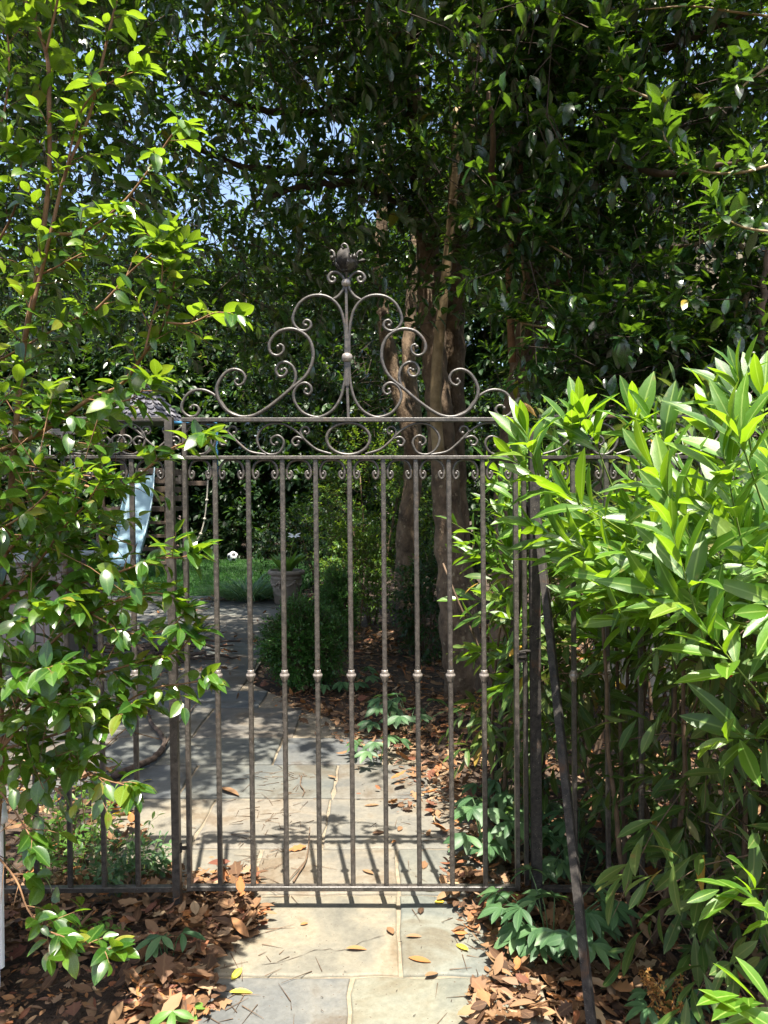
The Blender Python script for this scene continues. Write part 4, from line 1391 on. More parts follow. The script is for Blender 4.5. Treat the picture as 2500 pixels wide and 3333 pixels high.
swing(10, 'red swing at the very edge of the photo, seen through the shrub')
swing(205, 'red swing hanging nearer the slide, half hidden by shrub leaves')
rope = empty('climbing_rope', tuple(at(664, 1600, 14.7)), 'pale knotted climbing rope dangling beside the playhouse', 'rope')
rp = smooth_path([at(680, 1510, 14.7), at(676, 1580, 14.7), at(672, 1640, 14.7), at(664, 1700, 14.7), at(650, 1745, 14.7), at(632, 1765, 14.7)], 5)
MB().tube(rp, 0.014, 8).build('cord', 'rope', rope)
for i in (3, 9, 14, 19):
    MB().lathe([(0.012, -0.03), (0.03, -0.015), (0.032, 0.012), (0.013, 0.03)], rp[i], 10).build('knot', 'rope', rope)

# ball
bc = gr(758, 1829)
br = 35 / 2 * bc[1] / FPX
phi = (1 + 5 ** 0.5) / 2
ico = nrm(np.array([(0, s, t * phi) for s in (-1, 1) for t in (-1, 1)] + [(s, t * phi, 0) for s in (-1, 1) for t in (-1, 1)] + [(t * phi, 0, s) for s in (-1, 1) for t in (-1, 1)], float))
th = 0.55
Rm = np.array([[math.cos(th), 0, math.sin(th)], [0, 1, 0], [-math.sin(th), 0, math.cos(th)]]) @ np.array([[1, 0, 0], [0, math.cos(0.4), -math.sin(0.4)], [0, math.sin(0.4), math.cos(0.4)]])
ico = ico @ Rm.T
V, F, MI = [], [], []
nu, nv = 48, 32
for j in range(nv + 1):
    for i in range(nu):
        a, b = 2 * math.pi * i / nu, math.pi * j / nv
        V.append((math.sin(b) * math.cos(a), math.sin(b) * math.sin(a), math.cos(b)))
V = np.array(V)
for j in range(nv):
    for i in range(nu):
        F.append((j * nu + i, (j + 1) * nu + i, (j + 1) * nu + (i + 1) % nu, j * nu + (i + 1) % nu))
ball_me = mesh_np('football', V * br, F, 'ball_white')
ball_me.materials.append(MATS['ball_black'])
cen = np.array([V[list(f)].mean(0) for f in F])
ball_me.polygons.foreach_set('material_index', ((nrm(cen) @ ico.T).max(1) > math.cos(0.35)).astype(np.int32))
ball = link(bpy.data.objects.new('football', ball_me), label='white football with black patches lying on the lawn', category='ball')
ball.location = (bc[0], bc[1], br)

# urn with its plants
uc = gr(932, 1962)
us = 0.52
urn = empty('garden_urn', (uc[0], uc[1], 0), 'large greyish terracotta urn with rolled rim and swag relief', 'planter')
prof = [(0.155, 0.0), (0.165, 0.01), (0.185, 0.18), (0.205, 0.33), (0.208, 0.345), (0.216, 0.35), (0.218, 0.37), (0.212, 0.38), (0.215, 0.40), (0.245, 0.41), (0.258, 0.425), (0.26, 0.45), (0.248, 0.47), (0.235, 0.475), (0.22, 0.465), (0.21, 0.43), (0.0, 0.425)]
MB().lathe([(r, z * 0.98) for r, z in prof], (uc[0], uc[1], 0), 36).build('pot', 'terracotta', urn)
for k in range(6):
    a0 = k * math.pi / 3 + 0.2
    pts = []
    for t in np.linspace(0, 1, 9):
        a = a0 + t * math.pi / 3
        z = 0.325 - 0.07 * math.sin(math.pi * t)
        rr = np.interp(z, [0.18, 0.33], [0.187, 0.207]) + 0.004
        pts.append((uc[0] + rr * math.cos(a), uc[1] + rr * math.sin(a), z))
    MB().tube(pts, [0.008 + 0.009 * math.sin(math.pi * t) + 0.003 * (i % 2) for i, t in enumerate(np.linspace(0, 1, 9))], 7).build('swag', 'terracotta', urn)
    MB().tube([(uc[0] + 0.212 * math.cos(a0), uc[1] + 0.212 * math.sin(a0), 0.335), (uc[0] + 0.2 * math.cos(a0), uc[1] + 0.2 * math.sin(a0), 0.22)], [0.016, 0.006], 7).build('tassel', 'terracotta', urn)
soil_me = MB().lathe([(0.205, 0.40), (0.205, 0.432), (0.1, 0.445), (0.001, 0.45)], (uc[0], uc[1], 0), 24).build('soil', 'soil', urn)
hp = empty('potted_lily', (uc[0], uc[1], 0.44), 'leafy lily with one white flower growing in the urn', 'plant')
lv = Leaves()
n = 26
a = rng.uniform(0, 6.28, n)
d = np.column_stack([0.55 * np.cos(a), 0.55 * np.sin(a), rng.uniform(0.6, 1.3, n)])
P0 = np.column_stack([uc[0] + 0.08 * np.cos(a), uc[1] + 0.08 * np.sin(a), np.full(n, 0.43)])
lv.add(P0, d, np.column_stack([-np.cos(a), -np.sin(a), np.full(n, 0.8)]), rng.uniform(0.25, 0.45, n))
lv.emit(hp, 'pale_plant_leaf', [leaf_template(6, 0.26, 0.3, 0.3, 0.45), leaf_template(6, 0.16, 0.3, 0.2, 0.45)], 60)
MB().tube([(uc[0] + 0.02, uc[1], 0.44), (uc[0] + 0.08, uc[1] - 0.02, 0.75), (uc[0] + 0.12, uc[1] - 0.05, 0.93)], [0.008, 0.006, 0.004], 6).build('stem', 'green_twig', hp)
for k in range(6):
    aa = k * math.pi / 3
    V, F, r = leaf_template(5, 0.3, 0.2, 0.4, 0.5)
    X = nrm(np.array([math.cos(aa) * 0.5, math.sin(aa) * 0.5 - 0.5, 0.25]))
    Z = nrm(np.array([-math.cos(aa), -math.sin(aa), 0.6]))
    Z = nrm(Z - (Z @ X) * X)
    Y = np.cross(Z, X)
    W = np.array([uc[0] + 0.12, uc[1] - 0.05, 0.93]) + 0.10 * (V[:, :1] * X + V[:, 1:2] * Y + V[:, 2:] * Z)
    link(bpy.data.objects.new('petal', mesh_np('petal', W, F, 'petal_white')), hp)

# lilyturf tussock
tc_ = gr(812, 1952)
tt = empty('lilyturf_tussock', (tc_[0], tc_[1], 0), 'arching grey-green grassy tussock at the lawn corner beside the urn', 'plant')
lv = Leaves()
n = 420
a = rng.uniform(0, 6.28, n)
q = np.sqrt(rng.uniform(0, 1, n))
P0 = np.column_stack([tc_[0] + 0.3 * q * np.cos(a), tc_[1] + 0.25 * q * np.sin(a), np.full(n, -0.02)])
lv.add(P0, np.column_stack([np.cos(a) * (0.3 + 0.6 * q), np.sin(a) * (0.3 + 0.6 * q), np.ones(n)]), np.column_stack([-np.cos(a), -np.sin(a), 0.6 * np.ones(n)]), rng.uniform(0.35, 0.62, n))
lv.emit(tt, 'lilyturf_blade', T_BLADE, 300, part='blade', rest='blades')

# slab-topped counter half hidden by the shrub
ct = empty('garden_counter', tuple(gr(140, 2150)), 'pale grey slab-topped garden counter half hidden by shrub leaves', 'counter')
cx0, cx1, cyf = float(at(-60, 2000, 7.0)[0]), float(at(235, 2000, 7.0)[0]), 7.0
MB().box(((cx0 + cx1) / 2, cyf + 0.4, 0.44), (cx1 - cx0 - 0.12, 0.72, 0.89), bev=0.01).build('base', 'counter_base', ct, sharp=30)
MB().box(((cx0 + cx1) / 2, cyf + 0.4, 0.915), (cx1 - cx0, 0.84, 0.06), bev=0.012).build('top', 'counter_stone', ct, sharp=30)
for k in range(2):
    xx = cx0 + (cx1 - cx0) * (0.3 + 0.4 * k)
    MB().box((xx, cyf + 0.035, 0.46), ((cx1 - cx0) * 0.34, 0.02, 0.7), bev=0.005).build('door', 'counter_base', ct, sharp=30)

# white planter at the frame edge
wp = empty('white_planter', (-1.4, 2.3, 0), 'white painted planter box with rounded lip at the edge of the photo', 'planter')
e = at(27, 2648, 2.3)                                           # near corner of the lip
w_, ra = 0.34, math.radians(29)
pc = (e[0] - w_ / 2 * math.cos(ra) - w_ / 2 * math.sin(ra), e[1] - w_ / 2 * math.sin(ra) + w_ / 2 * math.cos(ra))
MB().box((pc[0], pc[1], (e[2] - 0.02) / 2 + 0.04), (w_ - 0.026, w_ - 0.026, e[2] - 0.06), ra, bev=0.006).build('box', 'white_paint', wp, sharp=30)
MB().box((pc[0], pc[1], 0.06), (w_ - 0.05, w_ - 0.05, 0.12), ra, bev=0.004).build('plinth', 'white_paint', wp, sharp=30)
MB().box((pc[0], pc[1], e[2] - 0.02), (w_, w_, 0.045), ra, bev=0.014).build('lip', 'white_paint', wp, sharp=60)


# ------------------------------------------------------------------ camellia in front of the fence
cam_base = (-1.22, 2.25, 0)
cm = empty('camellia_shrub', cam_base, 'tall open shrub with glossy small leaves and orange-brown stems at the fence', 'shrub')
# (pixels of the branch, depth at its start and end, radius start and end, twig spacing)
CB = [
    ([(-60, 3290), (-20, 2800), (5, 2440), (-8, 2050), (20, 1800), (45, 1480), (78, 1130), (120, 900), (158, 600), (160, 380), (150, 170), (60, -40)], 2.25, 2.05, 0.016, 0.005),
    ([(150, 170), (175, 60), (200, -60)], 2.05, 2.0, 0.005, 0.003),
    ([(105, 1010), (165, 760), (215, 560), (290, 380), (340, 170), (385, -20)], 2.1, 2.0, 0.008, 0.003),
    ([(215, 560), (250, 400), (300, 310), (380, 258), (455, 228)], 2.05, 2.0, 0.004, 0.0015),
    ([(-120, 1540), (0, 1468), (130, 1410), (290, 1300), (390, 1255), (470, 1150), (530, 1060), (565, 930), (590, 800)], 2.2, 1.95, 0.011, 0.002),
    ([(540, 1050), (620, 1052), (700, 1018), (765, 1025)], 1.98, 1.95, 0.004, 0.0015),
    ([(165, 760), (270, 755), (390, 670), (480, 560), (560, 440), (600, 410)], 2.1, 1.95, 0.007, 0.0015),
    ([(310, 1010), (360, 960), (430, 880), (500, 820), (545, 760)], 2.0, 1.95, 0.005, 0.0015),
    ([(470, 1150), (500, 1020), (525, 930), (530, 800)], 1.97, 1.93, 0.004, 0.0015),
    ([(20, 1800), (130, 1680), (240, 1580), (350, 1600), (460, 1540), (540, 1470), (610, 1440), (690, 1420)], 2.15, 1.95, 0.007, 0.0015),
    ([(0, 1960), (110, 1850), (205, 1720), (280, 1640), (330, 1560)], 2.1, 1.95, 0.006, 0.0015),
    ([(30, 1925), (150, 1910), (300, 1890), (420, 1850), (500, 1820), (570, 1815), (630, 1808)], 2.15, 1.95, 0.006, 0.0015),
    ([(5, 2440), (90, 2200), (170, 2090), (290, 2000), (400, 1950), (510, 1930), (590, 1960)], 2.2, 2.0, 0.008, 0.0015),
    ([(300, 2000), (420, 2060), (510, 2060), (570, 2030), (600, 1990)], 2.05, 2.0, 0.004, 0.0015),
    ([(5, 2440), (100, 2290), (230, 2220), (370, 2180), (500, 2140), (580, 2120), (630, 2060)], 2.2, 2.0, 0.007, 0.0015),
    ([(5, 2440), (150, 2400), (300, 2350), (400, 2290), (500, 2240), (600, 2225), (665, 2215)], 2.2, 2.0, 0.006, 0.0015),
    ([(5, 2440), (80, 2350), (160, 2290), (240, 2300)], 2.0, 1.85, 0.005, 0.002),
    ([(40, 2600), (130, 2490), (260, 2430), (380, 2330), (430, 2290)], 2.15, 2.0, 0.004, 0.0015),
    ([(230, 2450), (290, 2510), (350, 2540), (430, 2560)], 2.05, 1.95, 0.003, 0.0015),
    ([(-20, 2560), (20, 2600), (60, 2660), (110, 2740)], 2.0, 1.9, 0.005, 0.0015),
    ([(-40, 2750), (50, 2860), (90, 2960), (140, 3020), (210, 3050)], 1.95, 1.85, 0.004, 0.0015),
    ([(90, 2960), (190, 3060), (290, 3080), (370, 3090)], 1.92, 1.85, 0.003, 0.0015),
    ([(-60, 1200), (20, 1160), (110, 1110), (200, 1060), (300, 1010)], 2.3, 2.1, 0.006, 0.0015),
    ([(-60, 850), (10, 760), (60, 640), (70, 500)], 2.2, 2.1, 0.006, 0.002),
    ([(-40, 500), (10, 380), (30, 220), (20, 60)], 2.1, 2.05, 0.005, 0.002),
    ([(-60, 2100), (30, 2040), (120, 2010), (180, 1960)], 1.95, 1.85, 0.005, 0.0015),
    ([(-60, 1750), (40, 1700), (120, 1640), (190, 1560)], 2.0, 1.9, 0.005, 0.0015),
    ([(-60, 2300), (40, 2210), (130, 2180), (210, 2160)], 1.9, 1.8, 0.005, 0.0015),
    ([(120, 900), (220, 850), (320, 790), (380, 700)], 2.1, 2.0, 0.004, 0.0015),
    ([(290, 1300), (370, 1310), (440, 1290), (500, 1230)], 2.05, 1.95, 0.003, 0.0015),
]
lv = Leaves()
TP, TD, TL = [], [], []
for i, (pts, d0, d1, r0, r1) in enumerate(CB):
    k = len(pts)
    P3 = [at(x, yy, d0 + (d1 - d0) * j / (k - 1)) for j, (x, yy) in enumerate(pts)]
    limb(cm, P3, r0 * 0.72, r1, 'camellia_bark', 'branch', 7, 5)
    Q = smooth_path(P3, 12)
    seg = np.linalg.norm(np.diff(Q, axis=0), axis=1)
    s = np.concatenate([[0], np.cumsum(seg)])
    ln = s[-1]
    main = i == 0
    start = 0.30 * ln if main else (0.08 * ln)
    step = 0.043 if i not in (1, 2, 3) else 0.055
    j = 0
    q = start
    while q < ln:
        p = np.array([np.interp(q, s, Q[:, c]) for c in range(3)])
        p2 = np.array([np.interp(min(q + 0.02, ln), s, Q[:, c]) for c in range(3)])
        p1 = np.array([np.interp(max(q - 0.02, 0), s, Q[:, c]) for c in range(3)])
        t = nrm(p2 - p1)
        f = q / ln
        side = nrm(np.cross(t, UP)) * (1 if j % 2 else -1)
        d = nrm(t * 0.6 + side * 0.55 + np.array([0.12, -0.05, 0.18]) + rng.normal(0, 0.3, 3))
        TP.append(p)
        TD.append(d)
        TL.append(rng.uniform(0.07, 0.17) * (1.1 - 0.6 * f) * (1.25 if main else 1))
        q += step * rng.uniform(0.7, 1.3)
        j += 1
    # the branch's own end carries leaves as well
    p1 = Q[-6]
    t = nrm(Q[-1] - p1)
    spray(lv, [p1], [t], np.linalg.norm(Q[-1] - p1) + 0.02, 7, 0.06, a0=60, a1=35, droop=0.05, alt=0.9, jit=0.3)
TP, TD, TL = np.array(TP), np.array(TD), np.array(TL)
spray(lv, TP, TD, TL, 5, 0.056, a0=65, a1=35, droop=0.2, alt=0.8, lift=-0.2, jit=0.38, size_j=0.22)
# denser heart of the bush near its foot
n = 230
hp_ = np.column_stack([rng.uniform(-1.25, -0.74, n), rng.uniform(1.95, 2.4, n), rng.uniform(0.70, 1.75, n)])
hp_ = hp_[(project(hp_)[0] < 430) & (rng.uniform(size=n) < np.clip(1.25 - 0.35 * (hp_[:, 0] + 1.25) / 0.2 * 0.5, 0.3, 1))]
n = len(hp_)
hd = nrm(rng.normal(size=(n, 3)) + np.array([0.7, -0.3, 0.2]))
spray(lv, hp_, hd, 0.13, 5, 0.06, droop=0.2, alt=0.7, lift=-0.1, jit=0.38)
twig_obj(cm, np.vstack([TP, hp_ - hd * 0.12]), np.vstack([TD, hd]), np.concatenate([TL, np.full(n, 0.24)]), 0.2, 0.0017, 'camellia_bark')
def clear_of_planter(P, S):
    u, v, f = project(P)
    return ~((u < 75) & (v > 2590) & (v < 2960))


lv.keep(clear_of_planter)
lv.emit(cm, 'camellia_leaf', T_CAM, 300)

# ------------------------------------------------------------------ laurel beside the gate
la = empty('laurel_shrub', (1.15, 2.55, 0), 'big sunlit laurel with long narrow glossy leaves beside the gate', 'shrub')
c = np.array([1.15, 2.38, 1.0])
rad = np.array([0.60, 0.75, 0.66])
lv, old = Leaves(), Leaves()
n = 150
d = nrm(rng.normal(size=(n * 3, 3)) + np.array([-0.1, -0.15, 0.35]))
d = d[(d[:, 2] > -0.35) & ((d[:, 0] > -0.45) | (d[:, 2] > 0.25))][:n]
n = len(d)
rr = rng.uniform(0.55, 1.0, n) ** 0.6
P0 = c + d * rad * rr[:, None] * 0.72
P0[:, 2] = np.minimum(P0[:, 2], 1.43 + 0.2 * (P0[:, 0] - 0.45) + rng.normal(0, 0.05, n))
D0 = nrm(d * np.array([0.7, 0.7, 0.3]) + np.array([-0.78, -0.3, 0.36]) + rng.normal(0, 0.2, (n, 3)))
L0 = rng.uniform(0.2, 0.36, n)
spray(lv, P0, D0, L0, 9, 0.15, a0=56, a1=24, droop=0.08, alt=0.0, lift=0.02, jit=0.26, size_j=0.32, zd=0.55)
SP = [((1740, 1500), (1700, 1330), 2.35), ((1850, 1480), (1870, 1260), 2.35), ((1960, 1500), (1900, 1300), 2.3), ((2080, 1480), (2050, 1275), 2.25), ((2200, 1500), (2110, 1300), 2.2), ((2330, 1480), (2290, 1240), 2.1),
      ((2430, 1380), (2390, 1150), 2.0), ((2500, 1420), (2470, 1210), 1.95), ((2230, 1720), (2110, 1440), 1.85), ((2260, 1980), (2170, 1640), 1.75), ((1800, 1600), (1660, 1420), 2.4), ((2400, 1700), (2340, 1400), 1.8),
      ((1980, 1700), (1800, 1520), 2.2), ((2450, 1550), (2380, 1310), 1.75), ((1900, 1800), (1720, 1640), 2.4), ((2050, 1860), (1850, 1700), 2.2), ((2420, 2200), (2270, 1960), 1.75), ((2370, 2020), (2170, 1900), 1.85)]
P1 = np.array([at(a[0], a[1], q) for a, b, q in SP])
E1 = np.array([at(b[0] + 12, b[1] + 75, q - 0.06) for a, b, q in SP])
spray(lv, P1, E1 - P1, np.linalg.norm(E1 - P1, axis=1), 11, 0.15, a0=50, a1=22, droop=0.0, alt=0.0, lift=0.05, jit=0.2, size_j=0.2, zd=0.7)
# leaves close to the viewer at the frame corner
for (a, b, q) in (((2560, 3300), (2400, 3215), 1.55), ((2620, 3420), (2420, 3330), 1.5), ((2560, 3050), (2440, 2880), 1.75), ((2560, 2900), (2330, 2870), 1.8)):
    pa, pb = at(*a, q), at(*b, q - 0.04)
    spray(lv, [pa], [pb - pa], np.linalg.norm(pb - pa), 6, 0.12, a0=50, a1=20, droop=0.1, alt=0.0, jit=0.25)
twig_obj(la, np.vstack([P0 - D0 * 0.2, P1 - nrm(E1 - P1) * 0.1]), np.vstack([D0, E1 - P1]), np.concatenate([L0 + 0.2, np.linalg.norm(E1 - P1, axis=1) + 0.1]), -0.02, 0.0032, 'green_twig')
lv.emit(la, 'laurel_leaf', T_LAU, 300)
# older, drooping leaves in the shaded heart
n = 430
hp_ = np.column_stack([rng.uniform(0.60, 1.75, n), rng.uniform(2.0, 3.4, n), rng.uniform(0.16, 1.25, n)])
hp_ = hp_[(hp_[:, 0] > 0.62 + 0.45 * np.clip(0.75 - hp_[:, 2], 0, 1))]
u_, v_, f_ = project(hp_)
hp_[:, 1] = np.where((u_ < 2130) & (hp_[:, 1] < 2.95), hp_[:, 1] + 0.75, hp_[:, 1])
u_, v_, f_ = project(hp_)
hp_ = hp_[(u_ > 1800) | (v_ < 1950) | (hp_[:, 1] > 3.0)]
n = len(hp_)
hd = nrm(rng.normal(size=(n, 3)) + np.array([-0.5, -0.5, -0.1]))
spray(old, hp_, hd, 0.24, 8, 0.11, a0=60, a1=30, droop=0.35, alt=0.0, lift=-0.25, jit=0.4)
old.emit(la, 'laurel_old_leaf', T_LAU[:2], 0, rest='old_foliage')
twig_obj(la, hp_ - hd * 0.15, hd, np.full(n, 0.4), 0.35, 0.003, 'brown_twig', 'old_twigs')
for k in range(16):
    x0, y0 = rng.uniform(0.85, 1.5), rng.uniform(2.55, 3.1)
    x1, y1 = x0 + rng.normal(0.0, 0.12), y0 + rng.normal(-0.02, 0.12)
    limb(la, [(x0, y0, -0.05), ((x0 + x1) / 2 + rng.normal(0, 0.03), (y0 + y1) / 2, 0.5), (x1, y1, rng.uniform(1.0, 1.5))], 0.011, 0.005, 'brown_twig', 'stem', 7, 5, 0.004)
berry = link(bpy.data.objects.new('berry', MB().lathe([(0.001, -0.009), (0.006, -0.007), (0.009, 0), (0.006, 0.007), (0.001, 0.009)], at(2375, 2192, 1.85), 12).mesh('berry', 'berry')), la)

lb = empty('laurel_shrub', (0.62, 3.45, 0), 'smaller laurel growing behind the gate bars, against the thick trunk', 'shrub')
lv, old = Leaves(), Leaves()
n = 62
d = nrm(rng.normal(size=(n, 3)) + np.array([-0.2, -0.2, 0.3]))
P0 = np.array([0.70, 3.45, 1.1]) + d * np.array([0.22, 0.3, 0.55]) * rng.uniform(0.4, 0.95, (n, 1))
D0 = nrm(d * 0.7 + np.array([-0.35, -0.2, 0.35]) + rng.normal(0, 0.25, (n, 3)))
spray(lv, P0, D0, 0.24, 8, 0.13, a0=60, a1=25, droop=0.0, alt=0.0, lift=0.02, jit=0.25, zd=0.6)
twig_obj(lb, P0 - D0 * 0.15, D0, np.full(n, 0.4), 0.0, 0.003, 'green_twig')
lv.emit(lb, 'laurel_leaf', T_LAU, 300)
n = 45
hp_ = np.column_stack([rng.uniform(0.45, 0.85, n), rng.uniform(3.2, 3.9, n), rng.uniform(0.15, 0.8, n)])
hd = nrm(rng.normal(size=(n, 3)) + np.array([-0.4, -0.4, 0.0]))
spray(old, hp_, hd, 0.2, 8, 0.10, a0=60, a1=30, droop=0.3, alt=0.0, lift=-0.2, jit=0.4)
old.emit(lb, 'laurel_old_leaf', T_LAU[:2], 0, rest='old_foliage')
for k in range(6):
    x0 = 0.62 + rng.uniform(-0.1, 0.15)
    limb(lb, [(x0, 3.45 + rng.normal(0, 0.08), -0.05), (x0 + rng.normal(0, 0.04), 3.45, 0.5), (x0 + rng.normal(-0.05, 0.1), 3.42, 1.2)], 0.010, 0.004, 'brown_twig', 'stem', 7, 4, 0.004)

# a laurel shoot standing up in the bed behind, and the tall dark ones behind the sunny mass
lc = empty('laurel_shrub', (1.25, 3.6, 0), 'shaded blue-green laurel whose shoots rise behind the sunlit one', 'shrub')
lv = Leaves()
n = 70
P0 = np.column_stack([rng.uniform(0.75, 2.0, n), rng.uniform(3.2, 4.1, n), rng.uniform(0.9, 1.75, n)])
D0 = nrm(np.array([-0.1, -0.1, 0.9]) + rng.normal(0, 0.35, (n, 3)))
spray(lv, P0, D0, 0.3, 9, 0.12, a0=55, a1=25, droop=0.0, alt=0.0, lift=0.05, jit=0.3)
twig_obj(lc, P0 - D0 * 0.2, D0, np.full(n, 0.5), 0.0, 0.003, 'green_twig')
lv.emit(lc, 'laurel_old_leaf', T_LAU, 200)
for k in range(8):
    x0, y0 = rng.uniform(0.95, 1.8), rng.uniform(3.3, 4.0)
    limb(lc, [(x0, y0, -0.05), (x0 + rng.normal(0, 0.05), y0, 0.6), (x0 + rng.normal(-0.05, 0.15), y0, 1.4)], 0.012, 0.005, 'brown_twig', 'stem', 7, 4, 0.004)


# ------------------------------------------------------------------ low plants
def hellebore(c, n, spread, leaf, h, label, mat='hellebore_leaf', ns=5, group='hellebores in the beds'):
    """palmate leaves on upright stalks"""
    z0 = float(soil_z(np.array(c[0]), np.array(c[1])))
    s = empty('hellebore_plant', (c[0], c[1], z0), label, 'plant', group)
    lv = Leaves()
    for k in range(n):
        a = rng.uniform(0, 6.28)
        q = spread * math.sqrt(rng.uniform(0.02, 1))
        top = np.array([c[0] + q * math.cos(a), c[1] + q * math.sin(a), z0 + h * rng.uniform(0.55, 1.1)])
        limb(s, [(c[0] + 0.2 * q * math.cos(a), c[1] + 0.2 * q * math.sin(a), z0 - 0.02), (c[0] + 0.6 * q * math.cos(a), c[1] + 0.6 * q * math.sin(a), z0 + 0.7 * (top[2] - z0)), top], 0.0026, 0.002, 'hellebore_stalk', 'stalk', 5, 3)
        lean = np.array([math.cos(a), math.sin(a), 0.0])
        nz = nrm(UP + 0.35 * lean + rng.normal(0, 0.2, 3) + np.array([0, -0.25, 0]))
        for j in range(ns):
            b = a + (j - (ns - 1) / 2) * (3.6 / ns)
            X = np.array([math.cos(b), math.sin(b), -0.12])
            lv.add(top, X, nz, leaf * rng.uniform(0.75, 1.1) * (1 - 0.06 * abs(j - (ns - 1) / 2)))
    lv.emit(s, mat, T_HEL, 300)
    return s


g = gr(1800, 3085)
hellebore((g[0], g[1]), 30, 0.2, 0.088, 0.19, 'grey-green hellebore clump at the foot of the leaning brace')
g = gr(1745, 2900)
hellebore((g[0] + 0.02, g[1] + 0.02), 7, 0.10, 0.09, 0.2, 'small hellebore close behind the latch post foot')
g = gr(1590, 2800)
hellebore((g[0], g[1]), 13, 0.17, 0.10, 0.24, 'sunlit hellebore just inside the gate beside the path')
g = gr(1660, 2680)
hellebore((g[0], g[1]), 14, 0.2, 0.10, 0.24, 'shaded hellebore behind the sunlit one, in front of the leaning back brace')
g = gr(1880, 2830)
hellebore((g[0], g[1]), 14, 0.2, 0.10, 0.24, 'dark hellebore under the laurel between the fence bars')
g = gr(1330, 2370)
hellebore((g[0], g[1]), 16, 0.3, 0.11, 0.2, 'dim hellebore in front of the thick holly trunk')
g = gr(1230, 2480)
hellebore((g[0], g[1]), 8, 0.16, 0.09, 0.14, 'small green seedling clump in the brown leaves beside the patio edge')
g = gr(1130, 2230)
hellebore((g[0], g[1]), 12, 0.25, 0.1, 0.14, 'dim hellebore beside the rounded boxwood')
g = gr(2200, 3330)
hellebore((g[0], g[1]), 8, 0.10, 0.075, 0.09, 'low hellebore leaves below the dry brown plume')
g = gr(545, 3130)
hellebore((g[0], g[1]), 4, 0.05, 0.075, 0.10, 'few-leaved seedling in the leaf litter by the path', ns=3)
g = gr(565, 3335)
hellebore((g[0], g[1]), 3, 0.04, 0.07, 0.08, 'bright sunlit seedling at the bottom of the photo', 'pale_plant_leaf', ns=3)


def low_plant(name, c, n, spread, leaf, h, mat, label, T, cat='plant', lean=0.4):
    z0 = float(soil_z(np.array(c[0]), np.array(c[1])))
    s = empty(name, (c[0], c[1], z0), label, cat)
    a = rng.uniform(0, 6.28, n)
    q = np.sqrt(rng.uniform(0, 1, n))
    P = np.column_stack([c[0] + spread[0] * q * np.cos(a), c[1] + spread[1] * q * np.sin(a), np.full(n, z0 - 0.01)])
    D = nrm(np.column_stack([lean * np.cos(a) * q, lean * np.sin(a) * q, np.ones(n)]) + rng.normal(0, 0.15, (n, 3)))
    L = h * rng.uniform(0.6, 1.1, n)
    lv = Leaves()
    spray(lv, P + D * (L * 0.3)[:, None], D, L * 0.7, 8, leaf, a0=70, a1=45, droop=0.05, alt=0.0)
    twig_obj(s, P, D, L, 0.05, 0.0018, 'green_twig', 'stems')
    lv.emit(s, mat, T, 260)
    return s


g = gr(215, 2800)
low_plant('pachysandra_patch', (g[0], g[1]), 48, (0.17, 0.2), 0.042, 0.26, 'pale_plant_leaf', 'bright sunlit low plant behind the fence bars, below the shrub', T_HEL)
g = gr(400, 2870)
low_plant('pachysandra_patch', (g[0], g[1]), 42, (0.15, 0.12), 0.04, 0.17, 'hellebore_leaf', 'dark low plant at the fence foot beside the hinge post', T_HEL)
g = gr(560, 2480)
# fern
fz = gr(285, 3060)
fe = empty('fern', (fz[0], fz[1], 0), 'small pale green fern in the shaded leaf litter', 'fern')
lv = Leaves()
for k in range(7):
    a = k * 0.9 + 0.3
    D = nrm(np.array([math.cos(a), math.sin(a), 0.8]))
    spray(lv, [(fz[0], fz[1], 0.0)], [D], 0.16, 20, 0.03, a0=85, a1=60, droop=0.5, alt=1.0, jit=0.1, size_j=0.1)
    twig_obj(fe, np.array([[fz[0], fz[1], 0.0]]), np.array([D]), 0.16, 0.5, 0.0015, 'green_twig', 'frond_stalk')
lv.emit(fe, 'pale_plant_leaf', T_FAR, 150, part='leaflet', rest='leaflets')


# dry brown plume
def plume(c, n, h, label, px):
    s = empty('dried_plume', (c[0], c[1], 0), label, 'dried flower')
    lv = Leaves()
    P, D = [], []
    for k in range(n):
        d = nrm(np.array([rng.normal(0, 0.25), rng.normal(0, 0.25), 1.0]))
        P.append((c[0] + rng.normal(0, 0.02), c[1] + rng.normal(0, 0.02), -0.02))
        D.append(d)
    P, D = np.array(P), np.array(D)
    twig_obj(s, P, D, np.full(n, h), 0.1, 0.0016, 'brown_twig', 'stalks')
    for t in np.linspace(0.45, 1.0, 12):
        Q = P + D * h * t
        spray(lv, Q, rdir(n, 0.4), 0.035 * (1.3 - t), 6, 0.012, droop=0.1, alt=0.0, jit=0.5)
    lv.emit(s, 'dry_plume', T_FAR, 60, part='floret', rest='florets')


g = gr(2150, 3345)
plume((g[0], g[1]), 6, 0.17, 'dry rust-brown flower plume standing under the laurel', 0)
g = gr(1545, 2410)
plume((g[0], g[1]), 3, 0.3, 'thin dry golden plume in front of the thick trunk', 0)

# ------------------------------------------------------------------ fallen leaves
lit = empty('leaf_litter', (0, 3, 0), 'thick brown litter of fallen leaves over the beds on both sides of the path', 'leaf litter', kind='stuff')
lv = Leaves()


